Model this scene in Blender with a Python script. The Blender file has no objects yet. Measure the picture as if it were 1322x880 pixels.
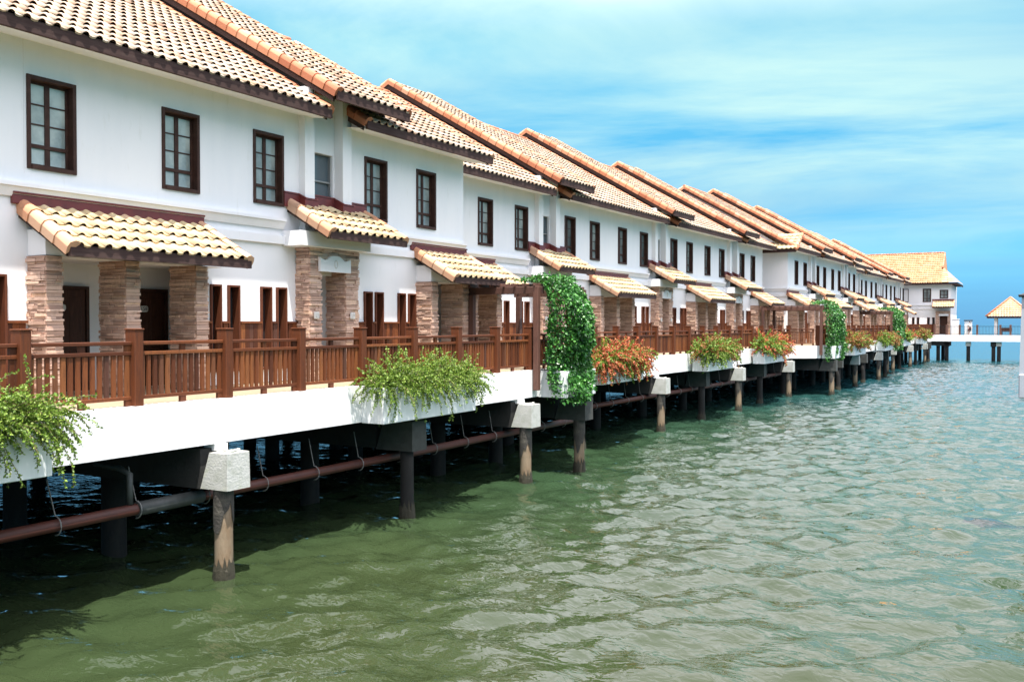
import bpy, math, random
from mathutils import Vector, Matrix
R = math.radians
random.seed(11)
scene = bpy.context.scene
C = scene.collection

# ------------------------------------------------------------------ camera, sky, sun, exposure
CAM_H = 4.6
DECK = 3.22
cam = bpy.data.cameras.new('camera'); camo = bpy.data.objects.new('camera', cam); C.objects.link(camo)
cam.sensor_width = 36.0; cam.lens = 36.0 * 1200.0 / 1322.0
cam.clip_start = 0.1; cam.clip_end = 20000
pitch = math.atan(21.5 / 1200.0); yaw = math.atan(669 / math.hypot(1200, 21.5))
camo.location = (0, 0, CAM_H); camo.rotation_euler = (R(90) - pitch, 0, yaw)
scene.camera = camo

SUN = Vector((0.21, -0.20, 1.0)).normalized()          # towards the sun
w = bpy.data.worlds.new('World'); scene.world = w; w.use_nodes = True
nt = w.node_tree; nt.nodes.clear()
def N(t, typ, **kw):
    n = t.nodes.new(typ)
    for k, v in kw.items():
        if k == 'inp':
            for a, b in v.items(): n.inputs[a].default_value = b
        else: setattr(n, k, v)
    return n
def ramp(t, pts):
    n = t.nodes.new('ShaderNodeValToRGB'); e = n.color_ramp.elements
    while len(e) < len(pts): e.new(0.5)
    for i, (p, c) in enumerate(pts):
        e[i].position = p; e[i].color = (c if len(c) == 4 else (*c, 1))
    return n
out = N(nt, 'ShaderNodeOutputWorld'); bg = N(nt, 'ShaderNodeBackground'); bg.inputs['Strength'].default_value = 0.1
sky = N(nt, 'ShaderNodeTexSky', sky_type='NISHITA', sun_disc=False)
sky.sun_elevation = math.asin(SUN.z); sky.sun_rotation = math.atan2(SUN.x, SUN.y)
sky.air_density = 1.0; sky.dust_density = 0.6; sky.ozone_density = 1.5
L = nt.links.new
tc = N(nt, 'ShaderNodeTexCoord'); sp = N(nt, 'ShaderNodeSeparateXYZ'); L(tc.outputs['Generated'], sp.inputs[0])
zc = N(nt, 'ShaderNodeMath', operation='MAXIMUM'); L(sp.outputs['Z'], zc.inputs[0]); zc.inputs[1].default_value = 0.0
zz = N(nt, 'ShaderNodeMath', operation='ADD'); L(zc.outputs[0], zz.inputs[0]); zz.inputs[1].default_value = 0.10
dx = N(nt, 'ShaderNodeMath', operation='DIVIDE'); L(sp.outputs['X'], dx.inputs[0]); L(zz.outputs[0], dx.inputs[1])
dy = N(nt, 'ShaderNodeMath', operation='DIVIDE'); L(sp.outputs['Y'], dy.inputs[0]); L(zz.outputs[0], dy.inputs[1])
cmb = N(nt, 'ShaderNodeCombineXYZ'); L(dx.outputs[0], cmb.inputs[0]); L(dy.outputs[0], cmb.inputs[1])
mp = N(nt, 'ShaderNodeMapping'); mp.inputs['Rotation'].default_value = (0, 0, R(35)); mp.inputs['Scale'].default_value = (0.55, 1.0, 1)
mp.inputs['Location'].default_value = (1.3, 0.4, 0)
L(cmb.outputs[0], mp.inputs[0])
n1 = N(nt, 'ShaderNodeTexNoise', inp={'Scale': 0.75, 'Detail': 9, 'Roughness': 0.58, 'Distortion': 0.7}); L(mp.outputs[0], n1.inputs['Vector'])
r1 = ramp(nt, [(0.36, (0, 0, 0)), (0.60, (1, 1, 1))]); L(n1.outputs[0], r1.inputs[0])
n2 = N(nt, 'ShaderNodeTexNoise', inp={'Scale': 0.33, 'Detail': 4, 'Roughness': 0.5}); L(mp.outputs[0], n2.inputs['Vector'])
r2 = ramp(nt, [(0.40, (0, 0, 0)), (0.62, (1, 1, 1))]); L(n2.outputs[0], r2.inputs[0])
tint = ramp(nt, [(0.0, (.14, .39, .78)), (.04, (.14, .40, .70)), (.10, (.165, .44, .58)), (.18, (.19, .52, .59)), (.28, (.22, .72, .69)), (.42, (.60, .90, .66)), (.7, (1, 1, .8))]); L(zc.outputs[0], tint.inputs[0])
tm = N(nt, 'ShaderNodeVectorMath', operation='SCALE'); L(tint.outputs[0], tm.inputs[0]); tm.inputs['Scale'].default_value = 1.23
skt = N(nt, 'ShaderNodeMix', data_type='RGBA', blend_type='MULTIPLY'); skt.inputs[0].default_value = 1.0
L(sky.outputs[0], skt.inputs[6]); L(tm.outputs[0], skt.inputs[7])
lowm = N(nt, 'ShaderNodeMapRange', interpolation_type='SMOOTHSTEP', inp={'From Min': .02, 'From Max': .18}); L(zc.outputs[0], lowm.inputs[0])
hi = N(nt, 'ShaderNodeMapRange', interpolation_type='SMOOTHSTEP', inp={'From Min': .29, 'From Max': .46}); L(zc.outputs[0], hi.inputs[0])
# thin bright veil, darker blue bands, and unseen overhead white added to light walls
m1 = N(nt, 'ShaderNodeMath', operation='MULTIPLY'); L(r1.outputs[0], m1.inputs[0]); L(lowm.outputs[0], m1.inputs[1])
mx = N(nt, 'ShaderNodeMix', data_type='RGBA'); L(m1.outputs[0], mx.inputs[0]); L(skt.outputs[2], mx.inputs[6]); mx.inputs[7].default_value = (2.7, 4.1, 4.0, 1)
m2 = N(nt, 'ShaderNodeMath', operation='MULTIPLY'); L(r2.outputs[0], m2.inputs[0]); m2.inputs[1].default_value = .55
mx1 = N(nt, 'ShaderNodeMix', data_type='RGBA'); L(m2.outputs[0], mx1.inputs[0]); L(mx.outputs[2], mx1.inputs[6]); mx1.inputs[7].default_value = (.62, 1.85, 3.35, 1)
oc = N(nt, 'ShaderNodeMapRange', inp={'From Min': .25, 'From Max': .75, 'To Min': .30, 'To Max': 1.15}); L(n1.outputs[0], oc.inputs[0])
m3 = N(nt, 'ShaderNodeMath', operation='MULTIPLY'); L(hi.outputs[0], m3.inputs[0]); L(oc.outputs[0], m3.inputs[1])
mx2 = N(nt, 'ShaderNodeMix', data_type='RGBA'); L(m3.outputs[0], mx2.inputs[0]); L(mx1.outputs[2], mx2.inputs[6]); mx2.inputs[7].default_value = (13.4, 12.5, 13.9, 1)
L(mx2.outputs[2], bg.inputs[0]); L(bg.outputs[0], out.inputs[0])

sl = bpy.data.lights.new('sun', 'SUN'); so = bpy.data.objects.new('sun', sl); C.objects.link(so)
sl.energy = 4.6; sl.angle = R(0.5); sl.color = (1.0, 0.96, 0.89)
so.rotation_euler = SUN.to_track_quat('Z', 'Y').to_euler()
vs = scene.view_settings; vs.view_transform = 'Standard'; vs.look = 'None'; vs.gamma = 1.0; vs.exposure = 1.3
vs.use_curve_mapping = False
try:
    scene.cycles.max_bounces = 8; scene.cycles.diffuse_bounces = 4; scene.cycles.glossy_bounces = 3
    scene.cycles.transparent_max_bounces = 6; scene.cycles.caustics_reflective = False; scene.cycles.caustics_refractive = False
    scene.cycles.use_denoising = True
except Exception: pass

# ------------------------------------------------------------------ materials
M = {}
def mat(name, col, rough=0.6, var=None, noise=None, bump=None, spec=0.5, col2=None, stretch=None, metal=0.0, trans=None):
    """var = colour spread by per-piece random; noise=(scale, col2, lo, hi); bump=(scale,strength,dist)"""
    m = bpy.data.materials.new(name); m.use_nodes = True; t = m.node_tree; b = t.nodes['Principled BSDF']
    b.inputs['Roughness'].default_value = rough; b.inputs['Specular IOR Level'].default_value = spec; b.inputs['Metallic'].default_value = metal
    tcn = N(t, 'ShaderNodeTexCoord'); src = tcn.outputs['Object']
    if stretch:
        mpn = N(t, 'ShaderNodeMapping'); mpn.inputs['Scale'].default_value = stretch; t.links.new(src, mpn.inputs[0]); src = mpn.outputs[0]
    cur = None
    rgb = N(t, 'ShaderNodeRGB'); rgb.outputs[0].default_value = (*col, 1); cur = rgb.outputs[0]
    if var:
        wn = N(t, 'ShaderNodeTexWhiteNoise', noise_dimensions='2D'); fl = N(t, 'ShaderNodeVectorMath', operation='FLOOR')
        t.links.new(tcn.outputs['UV'], fl.inputs[0]); t.links.new(fl.outputs[0], wn.inputs['Vector'])
        rp = ramp(t, var); t.links.new(wn.outputs['Value'], rp.inputs[0]); cur = rp.outputs[0]
    if noise:
        for (sc, c2, lo, hi) in (noise if isinstance(noise, list) else [noise]):
            nn = N(t, 'ShaderNodeTexNoise', inp={'Scale': sc, 'Detail': 5, 'Roughness': 0.6}); t.links.new(src, nn.inputs['Vector'])
            rr = ramp(t, [(lo, (0, 0, 0)), (hi, (1, 1, 1))]); t.links.new(nn.outputs[0], rr.inputs[0])
            mi = N(t, 'ShaderNodeMix', data_type='RGBA'); t.links.new(rr.outputs[0], mi.inputs[0]); t.links.new(cur, mi.inputs[6]); mi.inputs[7].default_value = (*c2, 1)
            cur = mi.outputs[2]
    t.links.new(cur, b.inputs['Base Color'])
    if bump:
        nb = N(t, 'ShaderNodeTexNoise', inp={'Scale': bump[0], 'Detail': 6, 'Roughness': 0.6}); t.links.new(src, nb.inputs['Vector'])
        bn = N(t, 'ShaderNodeBump', inp={'Strength': bump[1], 'Distance': bump[2]}); t.links.new(nb.outputs[0], bn.inputs['Height']); t.links.new(bn.outputs[0], b.inputs['Normal'])
    if trans:
        tr = N(t, 'ShaderNodeBsdfTranslucent'); t.links.new(cur, tr.inputs[0]); ms = N(t, 'ShaderNodeMixShader'); ms.inputs[0].default_value = trans
        t.links.new(b.outputs[0], ms.inputs[1]); t.links.new(tr.outputs[0], ms.inputs[2]); t.links.new(ms.outputs[0], t.nodes['Material Output'].inputs[0])
    M[name] = m; return m
mat('white_plaster', (0.85, 0.85, 0.86), 0.8, noise=[(0.8, (0.79, 0.80, 0.82), 0.45, 0.75), (4.5, (0.74, 0.74, 0.72), 0.60, 0.85)], bump=(25, 0.12, 0.01), stretch=(1.5, 1.5, .35))
mat('white_fascia', (0.84, 0.84, 0.83), 0.7, noise=[(1.0, (0.76, 0.76, 0.73), 0.5, 0.8), (7, (0.62, 0.62, 0.58), 0.66, 0.85)], bump=(18, 0.15, 0.01), stretch=(1, 1, 0.35))
mat('planter_white', (0.80, 0.81, 0.80), 0.7, noise=[(3.0, (0.52, 0.55, 0.53), 0.5, 0.75)], bump=(18, 0.15, 0.01), stretch=(1, 1, 0.15))
mat('clay_tile', (0.440, 0.328, 0.228), 0.75, var=[(0.0, (0.326, 0.197, 0.130)), (0.12, (0.414, 0.298, 0.208)), (0.35, (0.465, 0.363, 0.273)), (0.7, (0.503, 0.412, 0.338)), (0.92, (0.477, 0.345, 0.221)), (1.0, (0.389, 0.226, 0.143))],
    noise=[(3.5, (0.377, 0.250, 0.169), 0.55, 0.85), (22, (0.188, 0.124, 0.097), 0.68, 0.9)], bump=(40, 0.2, 0.006))
mat('canopy_tile', (0.475, 0.353, 0.211), 0.75, var=[(0.0, (0.448, 0.295, 0.163)), (0.3, (0.516, 0.391, 0.217)), (0.7, (0.544, 0.436, 0.265)), (1.0, (0.530, 0.353, 0.217))],
    noise=[(3.5, (0.435, 0.283, 0.156), 0.55, 0.85), (22, (0.231, 0.154, 0.096), 0.70, 0.9)], bump=(40, 0.2, 0.006))
mat('orange_tile', (0.489, 0.243, 0.122), 0.75, var=[(0.0, (0.461, 0.218, 0.098)), (0.5, (0.531, 0.292, 0.147)), (1.0, (0.559, 0.340, 0.184))], noise=(9, (0.293, 0.146, 0.073), 0.62, 0.85), bump=(40, 0.2, 0.006))
mat('canopy_verge', (0.600, 0.360, 0.225), 0.75, var=[(0.0, (0.500, 0.234, 0.126)), (0.4, (0.560, 0.306, 0.180)), (0.8, (0.580, 0.360, 0.234)), (1.0, (0.580, 0.405, 0.270))], noise=(9, (0.420, 0.216, 0.126), 0.6, 0.85), bump=(40, 0.2, 0.006))
mat('verge_tile', (0.450, 0.171, 0.083), 0.7, var=[(0.0, (0.363, 0.121, 0.057)), (0.4, (0.450, 0.171, 0.083)), (0.8, (0.508, 0.222, 0.115)), (1.0, (0.537, 0.291, 0.178))], noise=(9, (0.290, 0.108, 0.057), 0.6, 0.85), bump=(40, 0.2, 0.006))
mat('fascia_board', (0.052, 0.030, 0.027), 0.8, spec=0.15, noise=(4, (0.085, 0.055, 0.048), 0.4, 0.75), bump=(30, 0.15, 0.004), stretch=(6, 0.4, 6))
mat('window_wood', (0.045, 0.020, 0.014), 0.6, spec=0.25, noise=(6, (0.075, 0.036, 0.026), 0.45, 0.75))
mat('door_wood', (0.050, 0.020, 0.012), 0.55, spec=0.25, noise=(7, (0.085, 0.035, 0.020), 0.4, 0.75), stretch=(4, 4, 0.5))
wood_var = [(0.0, (0.055, 0.016, 0.007)), (0.35, (0.12, 0.034, 0.011)), (0.7, (0.18, 0.054, 0.017)), (0.9, (0.22, 0.078, 0.026)), (1.0, (0.085, 0.036, 0.024))]
mat('rail_wood', (0.149, 0.053, 0.026), 0.6, spec=0.25, var=wood_var, noise=[(9, (0.060, 0.021, 0.012), 0.5, 0.8), (30, (0.223, 0.105, 0.062), 0.62, 0.85)], stretch=(3, 3, 0.35), bump=(60, 0.2, 0.003))
mat('pergola_wood', (0.10, 0.045, 0.03), 0.6, var=[(0, (0.075, 0.032, 0.022)), (1, (0.14, 0.06, 0.04))], noise=(9, (0.05, 0.025, 0.02), 0.5, 0.8), stretch=(3, 3, 0.5))
mat('slit_wood', (0.111, 0.033, 0.014), 0.6, spec=0.25, noise=(9, (0.058, 0.020, 0.012), 0.45, 0.8), stretch=(3, 3, 0.35))
mat('flashing', (0.15, 0.028, 0.026), 0.45, noise=(5, (0.09, 0.02, 0.02), 0.45, 0.8))
mat('ledge_stone', (0.580, 0.414, 0.325), 0.85, var=[(0.0, (0.359, 0.221, 0.163)), (0.2, (0.497, 0.324, 0.247)), (0.55, (0.607, 0.414, 0.325)), (0.85, (0.718, 0.510, 0.396)), (1.0, (0.662, 0.442, 0.298))],
    noise=(10, (0.386, 0.248, 0.184), 0.5, 0.8), bump=(35, 0.5, 0.012))
mat('mortar', (0.10, 0.07, 0.055), 0.9)
mat('pane', (0.44, 0.49, 0.47), 0.12, spec=0.8, noise=(0.9, (0.20, 0.24, 0.24), 0.42, 0.62))
_t = M['pane'].node_tree; _b = _t.nodes['Principled BSDF']; _lk = _b.inputs['Base Color'].links[0].from_socket
_oi = N(_t, 'ShaderNodeObjectInfo'); _rp = ramp(_t, [(0, (.30, .32, .33)), (.45, (.7, .72, .72)), (1, (1.25, 1.25, 1.22))]); _t.links.new(_oi.outputs['Random'], _rp.inputs[0])
_mm = N(_t, 'ShaderNodeMix', data_type='RGBA', blend_type='MULTIPLY'); _mm.inputs[0].default_value = 1; _t.links.new(_lk, _mm.inputs[6]); _t.links.new(_rp.outputs[0], _mm.inputs[7]); _t.links.new(_mm.outputs[2], _b.inputs['Base Color'])
mat('dark_pane', (0.02, 0.025, 0.028), 0.10, spec=0.8)
mat('grey_pane', (0.10, 0.13, 0.15), 0.12, spec=0.7)
mat('dark_void', (0.01, 0.009, 0.009), 0.9)
mat('alu', (0.30, 0.31, 0.31), 0.45, metal=0.3)
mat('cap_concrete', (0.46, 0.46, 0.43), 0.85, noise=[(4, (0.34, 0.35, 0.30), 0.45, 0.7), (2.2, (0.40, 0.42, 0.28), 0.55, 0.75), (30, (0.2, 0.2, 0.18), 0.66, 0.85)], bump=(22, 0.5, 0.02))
mat('cap_shaded', (0.048, 0.050, 0.045), 0.85, noise=[(4, (0.030, 0.031, 0.027), 0.45, 0.7)], bump=(22, 0.5, 0.02))  # shaded copy of the cap concrete, planter shade put into its colour
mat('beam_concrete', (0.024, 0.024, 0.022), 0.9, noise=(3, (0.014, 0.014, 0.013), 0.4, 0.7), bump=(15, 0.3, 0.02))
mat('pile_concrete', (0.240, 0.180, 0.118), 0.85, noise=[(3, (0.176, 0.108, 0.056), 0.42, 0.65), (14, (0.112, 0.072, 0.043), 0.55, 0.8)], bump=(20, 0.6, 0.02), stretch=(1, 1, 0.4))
mat('pile_shaded', (0.008, 0.007, 0.006), 0.85, noise=[(4, (0.018, 0.016, 0.011), 0.5, 0.75)], bump=(20, 0.6, 0.02), stretch=(1, 1, 0.4))  # darker copy of the pile concrete with under-deck shade in its colour
mat('weed_band', (0.03, 0.026, 0.014), 0.8, bump=(30, 0.8, 0.02))
mat('sleeve_dark', (0.045, 0.04, 0.034), 0.85, noise=[(4, (0.10, 0.09, 0.07), 0.5, 0.75)], bump=(20, 0.8, 0.03))
mat('pipe_rust', (0.067, 0.016, 0.009), 0.6, noise=(5, (0.038, 0.010, 0.007), 0.45, 0.75))
mat('pipe_grey', (0.050, 0.056, 0.054), 0.6, noise=(5, (0.032, 0.034, 0.032), 0.45, 0.75))
mat('hanger', (0.162, 0.162, 0.155), 0.5)
mat('floor_paving', (0.30, 0.235, 0.15), 0.8, noise=(2, (0.24, 0.19, 0.13), 0.4, 0.7))
leafA = [(0.0, (0.06, 0.11, 0.012)), (0.4, (0.13, 0.23, 0.022)), (0.8, (0.23, 0.35, 0.045)), (1.0, (0.32, 0.38, 0.08))]
leafB = [(0.0, (0.014, 0.070, 0.010)), (0.4, (0.032, 0.14, 0.020)), (0.8, (0.065, 0.24, 0.035)), (1.0, (0.12, 0.32, 0.06))]
mat('bush_leaf', (0.08, 0.16, 0.03), 0.5, var=leafA, trans=0.3)
mat('vine_leaf', (0.03, 0.12, 0.03), 0.35, var=leafB, trans=0.22, spec=0.6)
mat('red_bract', (0.5, 0.08, 0.04), 0.6, var=[(0, (0.36, 0.05, 0.03)), (0.5, (0.52, 0.12, 0.045)), (1, (0.60, 0.27, 0.12))], trans=0.3)
mat('rust_leaf', (0.3, 0.12, 0.04), 0.6, var=[(0, (0.20, 0.06, 0.025)), (0.5, (0.32, 0.13, 0.04)), (1, (0.40, 0.22, 0.07))], trans=0.3)
mat('stem', (0.10, 0.07, 0.035), 0.8)
mat('soil', (0.05, 0.035, 0.025), 0.95)
mat('plaque', (0.62, 0.60, 0.56), 0.5)
mat('ink', (0.03, 0.03, 0.03), 0.6)
mat('dark_metal', (0.03, 0.03, 0.032), 0.4, metal=0.4)
mat('skin', (0.45, 0.27, 0.19), 0.6); mat('hair', (0.015, 0.012, 0.01), 0.6)
mat('shirt', (0.62, 0.60, 0.58), 0.8); mat('skirt', (0.10, 0.03, 0.035), 0.8)
mat('shaded_white', (0.34, 0.37, 0.41), 0.7, noise=(2, (0.28, 0.30, 0.34), 0.45, 0.75))  # white pillar and jetty edge, their shade put into the colour as blue-grey
mat('pillar_white', (0.78, 0.79, 0.80), 0.7, noise=(2, (0.68, 0.69, 0.71), 0.45, 0.75), bump=(20, 0.1, 0.01))
mat('under_slab', (0.015, 0.015, 0.014), 0.95)  # near-black, so the deep shade below the decks is in the colour

# ------------------------------------------------------------------ helpers
class MB:
    def __init__(s): s.v = []; s.f = []; s.u = []; s.m = []; s.sm = []
    def face(s, pts, uv=None, m=0, smooth=False):
        b = len(s.v); s.v += [tuple(p) for p in pts]; s.f.append(tuple(range(b, b + len(pts))))
        if uv is None: uv = (0.5, 0.5)
        s.u += (list(uv) if isinstance(uv, list) else [uv] * len(pts)); s.m.append(m); s.sm.append(smooth)
    def idx(s, b, ids, uv=None, m=0, smooth=False):
        s.f.append(tuple(b + i for i in ids)); uv = uv or (0.5, 0.5); s.u += [uv] * len(ids); s.m.append(m); s.sm.append(smooth)
    def hexa(s, p, uv=None, m=0):
        b = len(s.v); s.v += [tuple(q) for q in p]
        for ids in ((0, 3, 2, 1), (4, 5, 6, 7), (0, 1, 5, 4), (1, 2, 6, 5), (2, 3, 7, 6), (3, 0, 4, 7)): s.idx(b, ids, uv, m)
    def box(s, x0, x1, y0, y1, z0, z1, uv=None, m=0, jit=0.0):
        j = (lambda: random.uniform(-jit, jit)) if jit else (lambda: 0.0)
        p = [(x0, y0, z0), (x1, y0, z0), (x1, y1, z0), (x0, y1, z0), (x0, y0, z1), (x1, y0, z1), (x1, y1, z1), (x0, y1, z1)]
        s.hexa([(a + j(), b + j(), c + j()) for a, b, c in p], uv, m)
    def bbox(s, x0, x1, y0, y1, z0, z1, c=0.01, uv=None, m=0):
        """box with chamfered edges"""
        xs = (x0, x1); ys = (y0, y1); zs = (z0, z1); b = len(s.v)
        def P(i, j, k, ax):
            p = [xs[i], ys[j], zs[k]]; sg = [1 - 2 * i, 1 - 2 * j, 1 - 2 * k]
            for a in range(3):
                if a != ax: p[a] += sg[a] * c
            return tuple(p)
        V = {}
        for i in (0, 1):
            for j in (0, 1):
                for k in (0, 1):
                    for ax in range(3): V[i, j, k, ax] = len(s.v) - b; s.v.append(P(i, j, k, ax))
        def F(*ids): s.idx(b, ids, uv, m)
        for i in (0, 1):
            q = [V[i, 0, 0, 0], V[i, 1, 0, 0], V[i, 1, 1, 0], V[i, 0, 1, 0]]; F(*(q if i else q[::-1]))
            q = [V[0, i, 0, 1], V[0, i, 1, 1], V[1, i, 1, 1], V[1, i, 0, 1]]; F(*(q if i else q[::-1]))
            q = [V[0, 0, i, 2], V[1, 0, i, 2], V[1, 1, i, 2], V[0, 1, i, 2]]; F(*(q if i else q[::-1]))
            for j in (0, 1):
                q = [V[i, j, 0, 0], V[i, j, 1, 0], V[i, j, 1, 1], V[i, j, 0, 1]]; F(*(q if i != j else q[::-1]))
                q = [V[0, i, j, 1], V[1, i, j, 1], V[1, i, j, 2], V[0, i, j, 2]]; F(*(q if i != j else q[::-1]))
                q = [V[i, 0, j, 0], V[i, 0, j, 2], V[i, 1, j, 2], V[i, 1, j, 0]]; F(*(q if i != j else q[::-1]))
                for k in (0, 1):
                    q = [V[i, j, k, 0], V[i, j, k, 1], V[i, j, k, 2]]; F(*(q if (i + j + k) % 2 else q[::-1]))
    def prism(s, poly, axis, a0, a1, uv=None, m=0):
        """poly: 2D outline in the plane normal to axis; extruded a0..a1. axis 'y': (x,z); 'x': (y,z); 'z': (x,y)"""
        def P(p, a): return {'y': (p[0], a, p[1]), 'x': (a, p[0], p[1]), 'z': (p[0], p[1], a)}[axis]
        n = len(poly); b = len(s.v); s.v += [P(p, a0) for p in poly] + [P(p, a1) for p in poly]
        s.idx(b, list(range(n)), uv, m); s.idx(b, list(range(2 * n - 1, n - 1, -1)), uv, m)
        for i in range(n): j = (i + 1) % n; s.idx(b, (i, i + n, j + n, j), uv, m)
    def tube(s, pts, r, n=8, uv=None, m=0, cap=True, smooth=True):
        pts = [Vector(p) for p in pts]; rs = r if isinstance(r, (list, tuple)) else [r] * len(pts)
        b = len(s.v)
        for i, p in enumerate(pts):
            d = (pts[min(i + 1, len(pts) - 1)] - pts[max(i - 1, 0)]).normalized()
            a = d.cross(Vector((0, 0, 1)));
            if a.length < 0.05: a = d.cross(Vector((1, 0, 0)))
            a.normalize(); c = d.cross(a)
            for k in range(n):
                t = 2 * math.pi * k / n; s.v.append(tuple(p + (a * math.cos(t) + c * math.sin(t)) * rs[i]))
        for i in range(len(pts) - 1):
            for k in range(n):
                k2 = (k + 1) % n; s.idx(b, (i * n + k, i * n + k2, (i + 1) * n + k2, (i + 1) * n + k), uv, m, smooth)
        if cap:
            s.idx(b, list(range(n))[::-1], uv, m); s.idx(b, [(len(pts) - 1) * n + k for k in range(n)], uv, m)
    def mesh(s, name, mats):
        me = bpy.data.meshes.new(name); me.from_pydata(s.v, [], s.f)
        for mm_ in mats: me.materials.append(M[mm_])
        uvl = me.uv_layers.new(name='UVMap'); flat = [c for uv in s.u for c in uv]; uvl.data.foreach_set('uv', flat)
        me.polygons.foreach_set('material_index', s.m); me.polygons.foreach_set('use_smooth', s.sm); me.update()
        return me
CACHE = {}
def ob(name, me, parent=None, loc=None, rz=None):
    o = bpy.data.objects.new(name, me); C.objects.link(o)
    if parent is not None: o.parent = parent
    if loc is not None: o.location = loc
    if rz is not None: o.rotation_euler = (0, 0, rz)
    return o
def part(name, mats, parent, fn, key=None, loc=None, rz=None):
    k = (name,) + key if key is not None else None
    if k is not None and k in CACHE: me = CACHE[k]
    else:
        b = MB(); fn(b); me = b.mesh(name, mats)
        if k is not None: CACHE[k] = me
    return ob(name, me, parent, loc, rz)
def tag(o, label, cat=None, group=None, kind=None):
    if label: o['label'] = label
    if cat: o['category'] = cat
    if group: o['group'] = group
    if kind: o['kind'] = kind
    return o
def empty(name, loc=(0, 0, 0), rz=0.0):
    o = bpy.data.objects.new(name, None); C.objects.link(o); o.location = loc; o.rotation_euler = (0, 0, rz); o.empty_display_size = 0.2; return o
def ru(): return (random.randrange(4000) + 0.5, random.randrange(4000) + 0.5)

def tile_slope(b, xe, ze, xr, zr, y0, y1, wave=0.29, row=0.44, m=0, vdir='x', open_eave=True):
    """clay tiles laid in courses, from eave (xe,ze) up to ridge (xr,zr), along y"""
    dxx, dzz = xr - xe, zr - ze; Ls = math.hypot(dxx, dzz); d = (dxx / Ls, dzz / Ls); nrm = (-d[1], d[0])
    if nrm[1] < 0: nrm = (d[1], -d[0])
    nr = max(1, round(Ls / row)); rw = Ls / nr; nc = max(1, round((y1 - y0) / wave)); wv = (y1 - y0) / nc
    ts = (0, .08, .18, .275, .37, .47, .55, .78, 1.0)
    hs = [0.052 * math.sin(math.pi * t / .55) ** 0.8 if 0 < t < .55 else (-0.012 if t == .78 else 0.0) for t in ts]
    rseed = random.randrange(3000)
    for r in range(nr):
        s0 = r * rw - (0.035 if r == 0 else 0.03); s1 = (r + 1) * rw + 0.02
        for c in range(nc):
            lf = 0.036 + random.uniform(-0.006, 0.006); sj = random.uniform(-0.012, 0.012); yj = random.uniform(-.004, .004)
            uv = (c + rseed + 0.5, r + 0.5); base = len(b.v); n = len(ts)
            for (ss, l, hk) in ((s0 + sj, lf, 1.12), (s1, 0.0, 0.62)):
                for t, h in zip(ts, hs):
                    hh = h * hk + l; b.v.append((xe + d[0] * ss + nrm[0] * hh, y0 + (c + t) * wv + yj, ze + d[1] * ss + nrm[1] * hh))
            for i in range(n - 1): b.idx(base, (i, i + 1, n + i + 1, n + i), uv, m, True)
            # thickness of the tile's lower lip
            b2 = len(b.v)
            for t, h in zip(ts, hs):
                hh = h * 1.12 + lf - (0.010 if t < .55 and t > 0 else lf - 0.001); ss = s0 + sj + 0.004
                b.v.append((xe + d[0] * ss + nrm[0] * hh, y0 + (c + t) * wv + yj, ze + d[1] * ss + nrm[1] * hh))
            for i in range(n - 1): b.f.append((base + i, b2 + i, b2 + i + 1, base + i + 1)); b.u += [uv] * 4; b.m.append(m); b.sm.append(False)

def verge(b, xe, ze, xr, zr, y, side=-1, m=0, row=0.44, w_=0.2, drop=0.17, peak=False):
    """cover tiles along a gable edge; side -1 = near (-y) edge"""
    dxx, dzz = xr - xe, zr - ze; Ls = math.hypot(dxx, dzz); d = (dxx / Ls, dzz / Ls); nrm = (-d[1], d[0])
    if nrm[1] < 0: nrm = (d[1], -d[0])
    nr = max(1, round(Ls / row)); rw = Ls / nr
    prof = [(0.0, -drop), (-0.012, -0.02), (0.02, 0.045), (0.09, 0.085), (0.16, 0.075), (w_, 0.03)]     # (across, height)
    for r in range(nr):
        s0 = r * rw - 0.03; s1 = (r + 1) * rw; uv = ru(); base = len(b.v); n = len(prof)
        for ss, l in ((s0, 0.022), (s1, 0.0)):
            for a, h in prof:
                aa = a - (l if a < 0.03 else 0); hh = h + (l if h > 0 else 0)
                b.v.append((xe + d[0] * ss + nrm[0] * hh, y + side * (-aa), ze + d[1] * ss + nrm[1] * hh))
        for i in range(n - 1): b.idx(base, (i, i + 1, n + i + 1, n + i), uv, m, 0 < i)
        b.idx(base, [0, 1, 2, 3, 4, 5], uv, m)

def wall_holes(b, x, y0, y1, z0, z1, holes, m=0, depth=0.25):
    ys = sorted({y0, y1, *[h[0] for h in holes], *[h[1] for h in holes]}); zs = sorted({z0, z1, *[h[2] for h in holes], *[h[3] for h in holes]})
    for i in range(len(ys) - 1):
        for k in range(len(zs) - 1):
            cy, cz = (ys[i] + ys[i + 1]) / 2, (zs[k] + zs[k + 1]) / 2
            if any(h[0] < cy < h[1] and h[2] < cz < h[3] for h in holes): continue
            b.face([(x, ys[i], zs[k]), (x, ys[i + 1], zs[k]), (x, ys[i + 1], zs[k + 1]), (x, ys[i], zs[k + 1])], m=m)
    for (a, c, e, g) in holes:
        b.face([(x, a, e), (x, a, g), (x - depth, a, g), (x - depth, a, e)], m=m); b.face([(x, c, e), (x - depth, c, e), (x - depth, c, g), (x, c, g)], m=m)
        b.face([(x, a, e), (x - depth, a, e), (x - depth, c, e), (x, c, e)], m=m); b.face([(x, a, g), (x, c, g), (x - depth, c, g), (x - depth, a, g)], m=m)

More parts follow.
